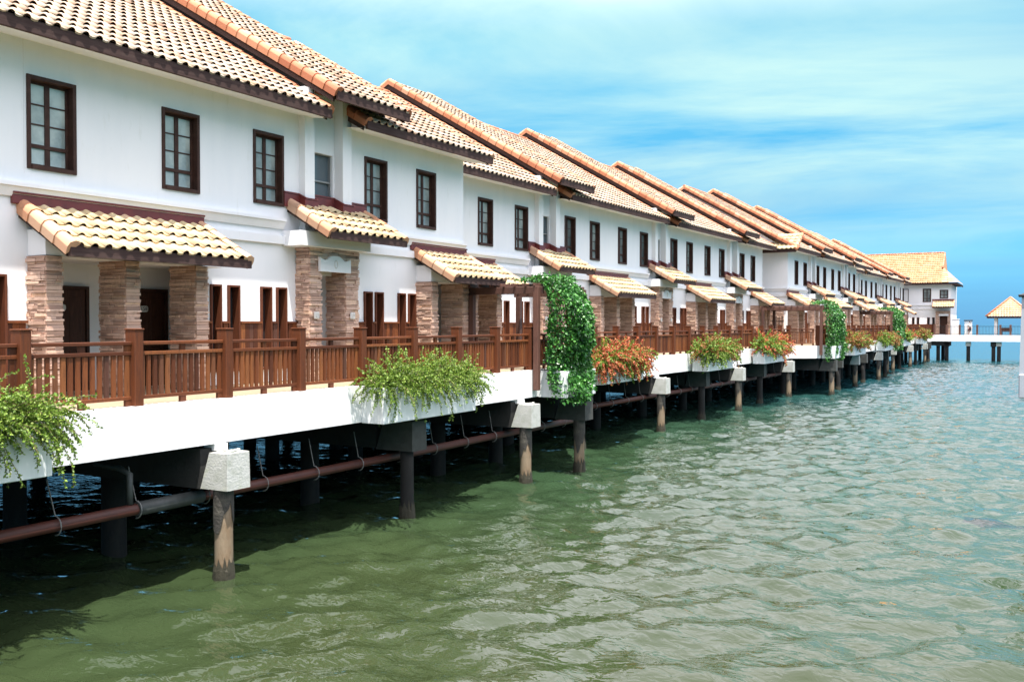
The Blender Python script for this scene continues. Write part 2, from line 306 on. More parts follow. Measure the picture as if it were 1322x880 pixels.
def stone(b, x0, x1, y0, y1, z0, z1, faces='fnr', m=0):
    """core with ledge stones on front (+x), near (-y) and rear (+y) faces"""
    b.box(x0, x1 - 0.02, y0 + 0.02, y1 - 0.02, z0, z1, m=1)
    z = z0
    while z < z1 - 0.01:
        h = min(random.uniform(0.032, 0.075), z1 - z)
        if z1 - z - h < 0.03: h = z1 - z
        for fc in faces:
            a0, a1 = (y0, y1) if fc == 'f' else (x0, x1)
            a = a0
            while a < a1 - 0.01:
                l = min(random.uniform(0.14, 0.50), a1 - a)
                if a1 - a - l < 0.06: l = a1 - a
                p = random.uniform(0.0, 0.05); g = 0.003
                zz0, zz1 = z + g, z + h - g
                if fc == 'f': b.box(x1 - 0.03, x1 + p, a + (g if a > a0 else -p * .4), a + l - (g if a + l < a1 - .01 else -p * .4), zz0, zz1, ru(), m, 0.004)
                elif fc == 'n': b.box(a + g, a + l - g, y0 - p, y0 + 0.03, zz0, zz1, ru(), m, 0.004)
                else: b.box(a + g, a + l - g, y1 - 0.03, y1 + p, zz0, zz1, ru(), m, 0.004)
                a += l
        z += h

def window(par, y, z0, z1, w_=1.0, x=0.0, small=False):
    """casement with deep frame; y = near edge"""
    H = z1 - z0
    def fr(b):
        t = 0.075; d0, d1 = -0.20, 0.035
        b.bbox(d0, d1, 0, t, 0, H, 0.006); b.bbox(d0, d1, w_ - t, w_, 0, H, 0.006)
        b.bbox(d0, d1, t, w_ - t, H - t, H, 0.006); b.bbox(d0, d1 + 0.02, t, w_ - t, 0, t, 0.006)
    f = part('window', ['window_wood'], par, fr, (w_, H), (x, y, z0))
    def sash(b):
        t = 0.075; a0, a1 = t, w_ - t; s = 0.05; xx0, xx1 = -0.17, -0.13; mid = (a0 + a1) / 2; zl = 0.42
        for (p, q) in ((a0, mid), (mid, a1)):
            b.box(xx0, xx1, p, p + s, t, H - t); b.box(xx0, xx1, q - s, q, t, H - t)
        b.box(xx0, xx1 + .002, a0 + s, a1 - s, t, t + s); b.box(xx0, xx1 + .002, a0 + s, a1 - s, H - t - s, H - t)
        b.box(xx0, xx1 + 0.012, a0 + s, a1 - s, zl, zl + 0.07)
        for k in (1, 2):
            zb = zl + 0.07 + (H - t - s - zl - 0.07) * k / 3; b.box(xx0 + .01, xx1 - .008, a0 + s, a1 - s, zb - .013, zb + .013)
    part('sash', ['window_wood'], f, sash, (w_, H))
    part('pane', ['pane'], f, lambda b: b.box(-0.165, -0.155, 0.08, w_ - 0.08, 0.08, H - 0.08), (w_, H))
    return f

def slit(par, y, w_=0.36, z0=0.30, z1=2.28):
    H = z1 - z0
    def fr(b):
        t = 0.045
        b.bbox(-0.20, 0.06, 0, t, 0, H, 0.005); b.bbox(-0.20, 0.06, w_ - t, w_, 0, H, 0.005)
        b.bbox(-0.20, 0.06, t, w_ - t, H - t, H, 0.005); b.bbox(-0.20, 0.06, t, w_ - t, 0, t, 0.005)
    f = part('slit_window', ['slit_wood'], par, fr, (w_, H), (0, y, z0))
    part('pane', ['dark_pane'], f, lambda b: b.box(-0.18, -0.16, 0.05, w_ - 0.05, 0.05, H - 0.05), (w_, H))

def canopy(par, y0, y1, xw, zw, xe, ze, soffit_mat='white_plaster', flash=True, flash_y=None):
    L_ = y1 - y0
    t = part('canopy_roof', ['canopy_tile'], par, lambda b: tile_slope(b, xe, ze, xw, zw, 0.12, L_ - 0.12, row=0.44), ('c', round(L_, 2), xw, zw, xe, ze), (0, y0, 0))
    part('verge_tiles', ['canopy_verge'], t, lambda b: verge(b, xe, ze, xw, zw, 0, -1), ('n', xw, zw, xe, ze))
    part('verge_tiles', ['canopy_verge'], t, lambda b: verge(b, xe, ze, xw, zw, 0, 1), ('f', xw, zw, xe, ze), (0, L_, 0))
    def fb(b):
        b.box(xe - 0.05, xe + 0.018, 0.03, L_ - 0.03, ze - 0.19, ze + 0.005)
        for ya, yb in ((0.03, 0.07), (L_ - 0.07, L_ - 0.03)):
            b.hexa([(xw, ya, zw - 0.27), (xe - 0.10, ya, ze - 0.19), (xe - 0.10, yb, ze - 0.19), (xw, yb, zw - 0.27), (xw, ya, zw - 0.02), (xe - 0.10, ya, ze - 0.0), (xe - 0.10, yb, ze), (xw, yb, zw - 0.02)])
        b.hexa([(xw, .07, zw - 0.12), (xe - 0.10, .07, ze - 0.10), (xe - 0.10, L_ - .07, ze - 0.10), (xw, L_ - .07, zw - 0.12), (xw, .07, zw - 0.06), (xe - 0.10, .07, ze - 0.04), (xe - 0.10, L_ - .07, ze - 0.04), (xw, L_ - .07, zw - 0.06)])
    part('fascia_board', ['fascia_board'], t, fb, (round(L_, 2), xw, zw, xe, ze))
    if flash:
        a, c = flash_y or (y0 - 0.12, y1 - 0.02)
        def fl(b):
            b.bbox(xw, xw + 0.07, 0, c - a, zw - 0.03, zw + 0.15, 0.008); b.bbox(xw, xw + 0.10, 0, c - a, zw + 0.15, zw + 0.19, 0.008)
        part('flashing', ['flashing'], par, fl, (round(c - a, 2), xw, zw), (0, a, 0))
    return t

ORD = ['first', 'second', 'third', 'fourth', 'fifth', 'sixth', 'seventh', 'eighth', 'ninth', 'tenth', 'eleventh', 'twelfth', 'thirteenth', 'fourteenth', 'fifteenth', 'sixteenth', 'seventeenth', 'eighteenth', 'nineteenth', 'twentieth', 'twenty-first', 'twenty-second', 'twenty-third', 'twenty-fourth', 'twenty-fifth', 'twenty-sixth']

RX, EAVE, SL = -7.5, 6.70, 0.583
WIN = (0.0, 2.6, 6.7, 9.1)
SLITS = ((1.27, .32), (1.78, .36), (2.80, .36), (3.32, .35), (6.65, .35), (7.13, .36), (8.17, .36), (8.67, .36))

def house(u, X, al, y0, y1, label, ends=(False, False), raised=True):
    root = empty('waterfront_house', (X, u, DECK), -al)
    tag(root, label, 'house', 'white waterfront houses in a row on the pier')
    K = (round(y0, 2), round(y1, 2), ends, raised)
    wins = [a for a in (-3.0,) + WIN if a >= y0 - 0.02 and a + 1.0 <= y1]
    sls = [(a, s) for a, s in SLITS if a >= y0 and a + s <= y1 + 0.02]
    low = []                                                             # porch openings
    for base in (0.0, 12.1):
        a, c = max(y0 + (0.05 if y0 > -3.1 and base == 0 else 0.05), base - 3.0), min(y1 - 0.02, base + 0.70)
        if c - a > 0.9: low.append((a, c, base))
    def wl(b):
        # upper wall in two lengths round the stair bay
        za, zb = 2.63, 6.62; segs = []
        if raised: segs = [(y0, 4.20), (5.75, y1)]
        else: segs = [(y0, y1)]
        for a, c in segs:
            if c <= a: continue
            hs = [(w0 + .04, w0 + .96, 4.25 + .04, 5.98 - .04) for w0 in wins if w0 >= a - .03 and w0 + 1 <= c + .03]
            wall_holes(b, 0.0, a, c, za, zb, hs, depth=.22)
        if raised:
            wall_holes(b, -0.1, 4.20, 5.75, 3.2, 7.3, [(4.78, 5.52, 4.5, 5.8)], depth=.12)
            b.face([(0, 4.20, 2.63), (0, 4.20, 7.3), (-.1, 4.20, 7.3), (-.1, 4.2, 2.63)]); b.face([(0, 5.75, 2.63), (-.1, 5.75, 2.63), (-.1, 5.75, 7.3), (0, 5.75, 7.3)])
        # ground floor
        gs = []; cur = y0
        for a, c, _ in low:
            if a > cur: gs.append((cur, a))
            cur = c
        if cur < y1: gs.append((cur, y1))
        g2 = []
        for a, c in gs:
            if raised and a < 4.05 and c > 5.9: g2 += [(a, 4.05), (5.85, c)]
            else: g2.append((a, c))
        for a, c in g2:
            hs = [(s0 + .02, s0 + s_ - .02, .32, 2.26) for s0, s_ in sls if s0 >= a and s0 + s_ <= c + .03]
            wall_holes(b, 0.0, a, c, 0, 2.63, hs, depth=.22)
        if raised: b.face([(0, 4.05, 2.63), (0, 5.85, 2.63), (0, 5.85, 3.4), (0, 4.05, 3.4)])
        for a, c, base in low:                                            # porch room
            c2 = min(c + 0.55, y1 - .01)
            b.face([(-1.2, a, 0), (-1.2, c2, 0), (-1.2, c2, 2.63), (-1.2, a, 2.63)]); b.face([(0, a, 0), (-1.2, a, 0), (-1.2, a, 2.63), (0, a, 2.63)])
            b.face([(-.15, c2, 0), (-1.2, c2, 0), (-1.2, c2, 2.63), (-.15, c2, 2.63)]); b.face([(.5, a, 2.63), (-1.2, a, 2.63), (-1.2, c2, 2.63), (.5, c2, 2.63)])
            b.box(0.003, .54, a, c, 2.64, 3.12)
        for i, yy in enumerate((y0, y1)):
            if ends[i]:
                zr = EAVE + SL * (0.85 - RX) - 0.15
                b.face([(0, yy, -0.7), (0, yy, 6.6), (RX, yy, zr), (-15, yy, 6.6), (-15, yy, -0.7)][:: (1 if i else -1)])
        b.face([(-15, y0, -.7), (-15, y1, -.7), (-15, y1, 6.7), (-15, y0, 6.7)])
    wall = part('wall', ['white_plaster'], root, wl, K)
    # string courses
    def mo(b):
        A = [(y0, 3.55), (6.25, y1)] if raised else [(y0, y1)]
        for a, c in A:
            if c <= a: continue
            b.box(.001, .16, a, c, 3.88, 3.95); b.hexa([(.001, a, 3.70), (.05, a, 3.70), (.05, c, 3.70), (.001, c, 3.70), (.001, a, 3.878), (.13, a, 3.878), (.13, c, 3.878), (.001, c, 3.878)])
        B = [(1.1, 3.62), (6.2, 8.9)] if raised else []
        for a, c in B:
            a, c = max(a, y0), min(c, y1)
            if c > a: b.box(.001, .09, a, c, 3.33, 3.53)
    part('string_course', ['white_plaster'], wall, mo, K)
    for wy in wins: window(root, wy, 4.25, 5.98)
    for sy, sw in sls: slit(root, sy, sw)
    # wainscot boards
    def wa(b):
        for a, c in (WR,):
            a, c = max(a, y0), min(c, y1)
            if c - a < .2: continue
            y = a
            while y < c - .02:
                e = min(y + .13, c)
                if not any(s0 - .01 < (y + e) / 2 < s0 + s_ + .01 for s0, s_ in SLITS): b.box(.002, .05 + random.uniform(0, .008), y + .003, e - .003, 0, 1.40, ru())
                y = e
            cuts = [a] + [v for s0, s_ in SLITS if a <= s0 < c for v in (s0, s0 + s_)] + [c]
            for i in range(0, len(cuts) - 1, 2):
                if cuts[i + 1] > cuts[i] + .01: b.box(.002, .085, cuts[i], cuts[i + 1], 1.402, 1.45, ru())
    for WR in ((0.72, 4.0), (5.92, 9.05 if y0 < 5 else 9.4)):
        if min(WR[1], y1) - max(WR[0], y0) > .2: part('wainscot', ['rail_wood'], root, wa, K + (WR,))
    # porch piers, doors
    for a, c, base in low:
        for (p, q) in ((-3.0, -2.72), (-1.32, -1.01), (0.41, 0.70)):
            p += base; q += base
            if p < a - .06 or q > c + .12: continue
            part('stone_pier', ['ledge_stone', 'mortar'], root, lambda b: stone(b, -.25, .55, 0, .30, 0, 2.63), ('p',), (0, p, 0))
        if c < base + .3: part('stone_pier', ['ledge_stone', 'mortar'], root, lambda b: stone(b, -.25, .55, 0, .30, 0, 2.63), ('p',), (0, c - .31, 0))
        for q in (-1.95, 0.05):
            q += base
            if q < a or q + 1.0 > c + .55: continue
            def dr(b):
                b.bbox(0, .05, 0.07, .93, 0, 2.1, .006)
                for z0_, z1_ in ((.15, .85), (1.0, 1.95)):
                    for ya in (.17, .55): b.bbox(.04, .065, ya, ya + .28, z0_, z1_, .012)
            d = part('door', ['door_wood'], root, dr, ('d',), (-1.19, q, 0))
            part('door_frame', ['window_wood'], d, lambda b: (b.bbox(-.005, .09, 0, .07, 0, 2.17, .005), b.bbox(-.005, .09, .93, 1.0, 0, 2.17, .005), b.bbox(-.005, .09, .07, .93, 2.1, 2.17, .005)), ('df',))
            part('handle', ['alu'], d, lambda b: b.tube([(.06, .16, 1.0), (.12, .16, 1.0), (.12, .30, 1.0)], .012), ('dh',))
            def pl(b):
                pts = [(.36 + .11 * math.copysign(abs(math.cos(t)) ** .6, math.cos(t)), 1.72 + .07 * math.copysign(abs(math.sin(t)) ** .6, math.sin(t))) for t in [2 * math.pi * k / 20 for k in range(20)]]
                b.prism([(p_[0], p_[1]) for p_ in pts], 'x', .052, .075); b.box(.052, .062, .30, .42, 1.52, 1.58)
            part('door_plaque', ['plaque'], d, pl, ('pl',))
        canopy(root, max(base - 3.2, y0 - .15), min(base + 1.1, y1 + (.12 if ends[1] else 0)), 0.0, 3.60, 1.5, 2.76)
    if raised:
        # stair portal
        def po(b):
            stone(b, -.2, .45, 4.03, 4.42, 0, 2.76, 'fnr'); stone(b, -.2, .45, 5.38, 5.87, 0, 2.76, 'fnr'); stone(b, 0.02, .45, 4.03, 5.87, 2.76, 3.28, 'fn')
        p_ = part('stone_portal', ['ledge_stone', 'mortar'], root, po, ('po',))
        def li(b):
            top = []
            for i in range(25):
                t = i / 24; yy = 4.30 + 1.16 * t
                top.append((yy, 2.98 + .13 * math.exp(-((t - .5) / .24) ** 4) + .05 * max(0, math.cos(t * 2 * math.pi)) ** 3 + (.02 if t in (0, 1) else 0)))
            b.prism([(4.30, 2.70)] + [(5.46, 2.70)] + top[::-1], 'x', .485, .56)
        lint = part('lintel', ['white_plaster'], p_, li, ('li',))
        part('emblem', ['plaque'], lint, lambda b: b.tube([(.565, 4.88 + .055 * math.cos(t), 2.90 + .10 * math.sin(t)) for t in [2 * math.pi * k / 16 for k in range(17)]], .010, 5), ('em',))
        for yy in (4.22, 5.60):
            part('number_plate', ['plaque'], p_, lambda b: (b.bbox(.485, .52, -.10, .10, -.09, .09, .02), b.tube([(.522, .045 * math.cos(t), .04 * math.sin(t)) for t in [2 * math.pi * k / 12 for k in range(13)]], .006, 4)), ('np',), (0, yy, 1.60))
        def pa(b):
            b.face([(-.2, 4.42, 0), (-.2, 4.42, 2.9), (-2.6, 4.42, 2.9), (-2.6, 4.42, 0)]); b.face([(-.2, 5.40, 0), (-2.6, 5.4, 0), (-2.6, 5.4, 2.9), (-.2, 5.4, 2.9)])
            b.face([(-2.6, 4.42, 0), (-2.6, 5.4, 0), (-2.6, 5.4, 2.9), (-2.6, 4.42, 2.9)]); b.face([(.02, 4.42, 2.76), (.02, 5.4, 2.76), (-2.6, 5.4, 2.9), (-2.6, 4.42, 2.9)])
        part('stair_hall', ['white_plaster'], root, pa, ('pa',))
        part('handrail', ['window_wood'], root, lambda b: b.hexa([(-.3, 5.2, .7), (-2.4, 5.2, 1.7), (-2.4, 5.26, 1.7), (-.3, 5.26, .7), (-.3, 5.2, .95), (-2.4, 5.2, 1.95), (-2.4, 5.26, 1.95), (-.3, 5.26, .95)]), ('hr',))
        # carrying beam, pilasters, small window, upper canopy
        def be(b):
            b.box(.002, .62, 3.55, 6.2, 3.30, 3.66); b.box(.002, .50, 3.68, 6.07, 3.205 + .08, 3.30)
            b.box(-.095, .20, 4.15, 4.50, 3.661, 7.3); b.box(-.095, .20, 5.58, 5.93, 3.661, 7.3)
        part('pilaster', ['white_plaster'], wall, be, ('be',))
        f = part('small_window', ['alu'], root, lambda b: (b.box(-.3, -.17, 4.76, 4.80, 4.48, 5.82), b.box(-.3, -.17, 5.50, 5.54, 4.48, 5.82), b.box(-.3, -.17, 4.8, 5.5, 5.78, 5.82), b.box(-.3, -.18, 4.8, 5.5, 5.07, 5.11), b.box(-.3, -.17, 4.8, 5.5, 4.48, 4.52)), ('sw',))
        part('pane', ['grey_pane'], f, lambda b: b.box(-.29, -.25, 4.8, 5.5, 4.52, 5.78), ('swp',))
        canopy(root, 3.70, 6.78, 0.0, 4.42, 1.4, 3.62, flash=False)
        def fl(b):
            for (x0_, x1_, a, c) in ((.001, .06, 3.58, 4.09), (.001, .26, 4.09, 4.15), (.202, .26, 4.15, 4.50), (-.098, .26, 4.50, 4.56), (-.098, -.04, 4.56, 5.52), (-.098, .26, 5.52, 5.58), (.202, .26, 5.58, 5.93), (.001, .26, 5.93, 5.99), (.001, .06, 5.99, 6.72)):
                za, zb = 4.42 - .57 * x0_, 4.42 - .57 * x1_
                b.hexa([(x0_, a, za - .12), (x1_, a, zb - .12), (x1_, c, zb - .12), (x0_, c, za - .12), (x0_, a, za + .20), (x1_, a, zb + .22), (x1_, c, zb + .22), (x0_, c, za + .20)])
                b.hexa([(x0_, a, za + .202), (x1_ + .02, a, zb + .222), (x1_ + .02, c, zb + .222), (x0_, c, za + .202), (x0_, a, za + .235), (x1_ + .02, a, zb + .255), (x1_ + .02, c, zb + .255), (x0_, c, za + .235)])
        part('flashing', ['flashing'], root, fl, ('uf',))
    # ---------------- roof
    ze, xe = EAVE, 0.85; zr = ze + SL * (xe - RX)
    e0, e1 = (y0 - .45 if ends[0] else y0), (y1 + .45 if ends[1] else y1)
    sg = [(e0, 4.45, ends[0], True), (5.75, e1, True, ends[1])] if raised else [(e0, e1, ends[0], ends[1])]
    def rt(b):
        for a, c, va, vb in sg: tile_slope(b, xe, ze, RX, zr, a + (.1 if va else 0), c - (.1 if vb else 0))
        b.face([(RX, e0, zr), (RX, e1, zr), (-15.8, e1, zr - SL * 8.3), (-15.8, e0, zr - SL * 8.3)], uv=ru())
    roof = part('roof', ['clay_tile'], root, rt, K)
    for a, c, va, vb in sg:
        def vn(b):
            verge(b, xe, ze, RX, zr, a, -1)
            if ends[0] and a == e0: verge(b, -15.8, zr - SL * 8.3, RX, zr, a, -1)
        if va: part('verge_tiles', ['verge_tile'], roof, vn, K + (a, 'n'))
        if vb: part('verge_tiles', ['verge_tile'], roof, lambda b: verge(b, xe, ze, RX, zr, c, 1), K + (c, 'f'))
    def fb(b):
        for a, c, va, vb in sg:
            b.box(.80, .872, a + (.04 if va else 0), c - (.04 if vb else 0), 6.47, 6.70)
            b.face([(.70, a, 6.50), (.70, c, 6.50), (-.01, c, 6.60), (-.01, a, 6.60)], m=1)
            for yy, ok in ((a + .04, va), (c - .09, vb)):
                if ok: b.hexa([(.70, yy, 6.45), (RX, yy, zr - .38), (RX, yy + .05, zr - .38), (.70, yy + .05, 6.45), (.70, yy, 6.74), (RX, yy, zr - .06), (RX, yy + .05, zr - .06), (.70, yy + .05, 6.74)])
            b.face([(.70, a, 6.62), (.70, c, 6.62), (RX, c, zr - .12), (RX, a, zr - .12)], m=0)
        if ends[0]:
            yy = e0 + .04; b.hexa([(-15.6, yy, zr - SL * 8.3 - .3), (RX, yy, zr - .38), (RX, yy + .05, zr - .38), (-15.6, yy + .05, zr - SL * 8.3 - .3), (-15.6, yy, zr - SL * 8.3), (RX, yy, zr - .06), (RX, yy + .05, zr - .06), (-15.6, yy + .05, zr - SL * 8.3)])
    part('fascia_board', ['fascia_board', 'white_plaster'], roof, fb, K)
    part('ridge_tiles', ['verge_tile'], roof, lambda b: [b.tube([(RX, e0 + .4 * i, zr + .02), (RX, min(e0 + .4 * i + .38, e1), zr + .035)], .09, 6, uv=ru()) for i in range(int((e1 - e0) / .4))], K)
    if raised:
        xe2, ze2 = 1.12, 7.12; zr2 = ze2 + SL * (xe2 - RX); a, c = 4.27, 7.30
        def r2(b):
            tile_slope(b, xe2, ze2, RX, zr2, a + .1, c - .1)
            b.face([(RX, a, zr2), (RX, c, zr2), (-9.6, c, zr2 - SL * 2.1), (-9.6, a, zr2 - SL * 2.1)], uv=ru())
        rr_ = part('raised_roof', ['clay_tile'], root, r2, ('rr',))
        part('verge_tiles', ['verge_tile'], rr_, lambda b: (verge(b, xe2, ze2, RX, zr2, a, -1), verge(b, -9.6, zr2 - SL * 2.1, RX, zr2, a, -1)), ('rrn',))
        part('verge_tiles', ['verge_tile'], rr_, lambda b: verge(b, xe2, ze2, RX, zr2, c, 1), ('rrf2',))
        def f2(b):
            b.box(1.07, 1.142, a + .04, c - .04, 6.88, 7.12)
            for yy in (a + .05, c - .10):
                b.hexa([(.97, yy, 6.86), (RX, yy, zr2 - .40), (RX, yy + .05, zr2 - .40), (.97, yy + .05, 6.86), (.97, yy, 7.14), (RX, yy, zr2 - .05), (RX, yy + .05, zr2 - .05), (.97, yy + .05, 7.14)])
                b.hexa([(.2, yy + .12, 6.95), (RX, yy + .12, zr2 - .9), (RX, yy + .16, zr2 - .9), (.2, yy + .16, 6.95), (.2, yy + .12, 7.45), (RX, yy + .12, zr2 - .1), (RX, yy + .16, zr2 - .1), (.2, yy + .16, 7.45)], m=1)
            b.hexa([(-9.5, a + .05, zr2 - .4 - SL * 2.), (RX, a + .05, zr2 - .40), (RX, a + .1, zr2 - .40), (-9.5, a + .1, zr2 - .4 - SL * 2.), (-9.5, a + .05, zr2 - .1 - SL * 2.), (RX, a + .05, zr2 - .05), (RX, a + .1, zr2 - .05), (-9.5, a + .1, zr2 - .1 - SL * 2.)])
            b.face([(.97, a, 6.98), (.97, c, 6.98), (RX, c, zr2 - .2), (RX, a, zr2 - .2)])
        part('fascia_board', ['fascia_board', 'beam_concrete'], rr_, f2, ('rrf',))
    return root

# ------------------------------------------------------------------ structure: water, decks
def water():
    import numpy as np
    def axis(a, fine0, fine1, b_, step, grow=1.22):
        v = list(np.arange(fine0, fine1 + 1e-6, step)); s = step; x = fine0
        lo = []
        while x > a: s *= grow; x -= s; lo.append(max(x, a))
        s = step; x = fine1; hi = []
        while x < b_: s *= grow; x += s; hi.append(min(x, b_))
        return np.array(sorted(set(lo)) + v + sorted(set(hi)))
    xs = axis(-9000, -22, 26, 9000, 0.16); ys = axis(-300, 3, 140, 16000, 0.16)
    X, Y = np.meshgrid(xs, ys, indexing='ij'); Z = np.zeros_like(X)
    rng = np.random.default_rng(5)
    fade = np.clip((26 - np.abs(X - 2)) / 4, 0, 1) * np.clip((142 - Y) / 30, 0, 1) * np.clip((Y + 5) / 6, 0, 1)
    wx = 0.5 * np.sin(0.31 * X + 0.17 * Y) + 0.5 * np.sin(0.13 * X - 0.29 * Y + 1.0)
    for i in range(56):
        lam = 0.36 * (7 ** rng.random() ** 1.3); th = R(-62) + rng.normal() * 0.65; k = 2 * math.pi / lam
        amp = 0.0070 * lam ** 0.80; ph = rng.random() * 6.28
        arg = k * (X * math.cos(th) + Y * math.sin(th)) + ph + wx * rng.normal() * 1.2
        Z += amp * (np.sin(arg) + 0.28 * np.cos(2 * arg))
    Z *= fade
    nx, ny = len(xs), len(ys)
    co = np.stack([X, Y, Z], -1).reshape(-1, 3).astype('f')
    I = np.arange(nx * ny).reshape(nx, ny)
    q = np.stack([I[:-1, :-1], I[1:, :-1], I[1:, 1:], I[:-1, 1:]], -1).reshape(-1, 4)
    me = bpy.data.meshes.new('water'); me.vertices.add(len(co)); me.vertices.foreach_set('co', co.ravel())
    me.loops.add(q.size); me.loops.foreach_set('vertex_index', q.ravel().astype('i')); me.polygons.add(len(q))
    me.polygons.foreach_set('loop_start', np.arange(0, q.size, 4, dtype='i')); me.polygons.foreach_set('use_smooth', np.ones(len(q), dtype=bool))
    me.update(calc_edges=True); me.validate()
    m = bpy.data.materials.new('sea_water'); m.use_nodes = True; t = m.node_tree; b = t.nodes['Principled BSDF']; M['sea_water'] = m
    tcn = N(t, 'ShaderNodeTexCoord')
    a = N(t, 'ShaderNodeTexNoise', inp={'Scale': 0.05, 'Detail': 4, 'Roughness': 0.55}); t.links.new(tcn.outputs['Object'], a.inputs['Vector'])
    sx = N(t, 'ShaderNodeSeparateXYZ'); t.links.new(tcn.outputs['Object'], sx.inputs[0])
    mr = N(t, 'ShaderNodeMapRange', inp={'From Min': 8.0, 'From Max': 70.0}); t.links.new(sx.outputs['Y'], mr.inputs[0])
    ad = N(t, 'ShaderNodeMath', operation='ADD'); t.links.new(mr.outputs[0], ad.inputs[0])
    sb = N(t, 'ShaderNodeMath', operation='MULTIPLY_ADD'); t.links.new(a.outputs[0], sb.inputs[0]); sb.inputs[1].default_value = 0.8; sb.inputs[2].default_value = -0.4; t.links.new(sb.outputs[0], ad.inputs[1])
    rp = ramp(t, [(0.0, (0.027, 0.037, 0.014)), (0.3, (0.020, 0.040, 0.019)), (0.7, (0.015, 0.042, 0.031)), (1.0, (0.008, 0.042, 0.050))]); t.links.new(ad.outputs[0], rp.inputs[0])
    t.links.new(rp.outputs[0], b.inputs['Base Color']); b.inputs['Roughness'].default_value = 0.025; b.inputs['IOR'].default_value = 1.46
    mpn = N(t, 'ShaderNodeMapping'); mpn.inputs['Rotation'].default_value = (0, 0, R(28)); mpn.inputs['Scale'].default_value = (1.0, 1.9, 1); t.links.new(tcn.outputs['Object'], mpn.inputs[0])
    b1 = N(t, 'ShaderNodeTexNoise', inp={'Scale': 3.4, 'Detail': 2.5, 'Roughness': 0.45, 'Distortion': 0.9}); t.links.new(mpn.outputs[0], b1.inputs['Vector'])
    b2 = N(t, 'ShaderNodeTexNoise', inp={'Scale': 0.3, 'Detail': 4, 'Roughness': 0.5}); t.links.new(mpn.outputs[0], b2.inputs['Vector'])
    u1 = N(t, 'ShaderNodeBump', inp={'Strength': 0.4, 'Distance': 0.06}); t.links.new(b1.outputs[0], u1.inputs['Height'])
    u2 = N(t, 'ShaderNodeBump', inp={'Strength': 0.3, 'Distance': 0.4}); t.links.new(b2.outputs[0], u2.inputs['Height']); t.links.new(u1.outputs[0], u2.inputs['Normal'])
    t.links.new(u2.outputs[0], b.inputs['Normal'])
    me.materials.append(m); o = ob('water', me); tag(o, 'green rippled sea water', None, None, 'structure')
water()

# edge of the walkway (world x, y), seaward face
EDGE = [(-13.06, 2.0), (-13.06, 28.2), (-14.38, 30.2), (-13.42, 61.0), (-11.85, 62.0), (-11.10, 90.5), (-12.25, 92.0), (-10.95, 129.0)]
def edge_x(y):
    for (xa, ya), (xb, yb) in zip(EDGE, EDGE[1:]):
        if ya <= y <= yb: return xa + (xb - xa) * (y - ya) / (yb - ya)
    return EDGE[0][0] if y < EDGE[0][1] else EDGE[-1][0]
FB = DECK - 0.81
def deck(b):
    poly = EDGE + [(-62, 129.0), (-62, 2.0)]
    b.face([(x, y, DECK - .02) for x, y in poly], m=0)
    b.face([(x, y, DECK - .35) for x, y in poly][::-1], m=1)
deck_o = part('walkway', ['floor_paving', 'under_slab'], None, deck); tag(deck_o, 'paved walkway slab in front of the houses', None, None, 'structure')
def fascia(b):
    for (xa, ya), (xb, yb) in zip(EDGE, EDGE[1:]):
        d = Vector((xb - xa, yb - ya, 0)).normalized(); n = Vector((-d.y, d.x, 0))
        if n.x > 0: n = -n                                   # inward
        A = Vector((xa, ya, 0)); B = Vector((xb, yb, 0)); i = n * .28
        for (p, q) in ((A, B),):
            b.hexa([(p.x, p.y, FB), (q.x, q.y, FB), (q.x + i.x, q.y + i.y, FB), (p.x + i.x, p.y + i.y, FB), (p.x, p.y, DECK), (q.x, q.y, DECK), (q.x + i.x, q.y + i.y, DECK + .003), (p.x + i.x, p.y + i.y, DECK + .003)])
fo = part('walkway_edge_beam', ['white_fascia'], None, fascia); tag(fo, 'white painted edge beam of the walkway', None, None, 'structure')

# ------------------------------------------------------------------ houses
def facade(u, p, slope): return p[0] + slope * (u - p[1])
A1 = ((-16.15, 10.0), .018); A2 = ((-17.45, 29.0), .033); B_ = ((-14.85, 68.4), .030); C_ = ((-15.45, 98.0), .040)
def H(u, ln, y0, y1, label, **kw): return house(u, facade(u, *ln), math.atan(ln[1]), y0, y1, label, **kw)
H(1.18, A1, 6.0, 9.40, 'sliver of white house cut off by the left edge of the photo', raised=False)
H(13.63, A1, -3.05, 11.65, 'nearest white two storey house with wide tiled porch over three stone piers', ends=(False, True))
H(28.78, A2, -3.3, 9.05, 'white house set back beside the ivy covered pergola, second from the left', ends=(True, False))
H(40.88, A2, -3.05, 9.05, 'white house behind the red flowering planter, third from the left')
H(52.98, A2, -3.05, 11.9, 'white house ending at the blank stepped out wall, fourth from the left', ends=(False, True))
H(68.4, B_, -1.9, 9.05, 'white house with the blank side wall facing us in middle of row', ends=(True, False))
H(80.5, B_, -3.05, 10.7, 'white house at far end of the stepped out middle block', ends=(False, True))
H(94.5, C_, -3.3, 9.05, 'first white house of the farthest block, just past third ivy pergola', ends=(True, False))
H(106.6, C_, -3.05, 9.05, 'second white house of the farthest block')
H(118.7, C_, -3.05, 10.2, 'last white house of the row touching the end building', ends=(False, True))

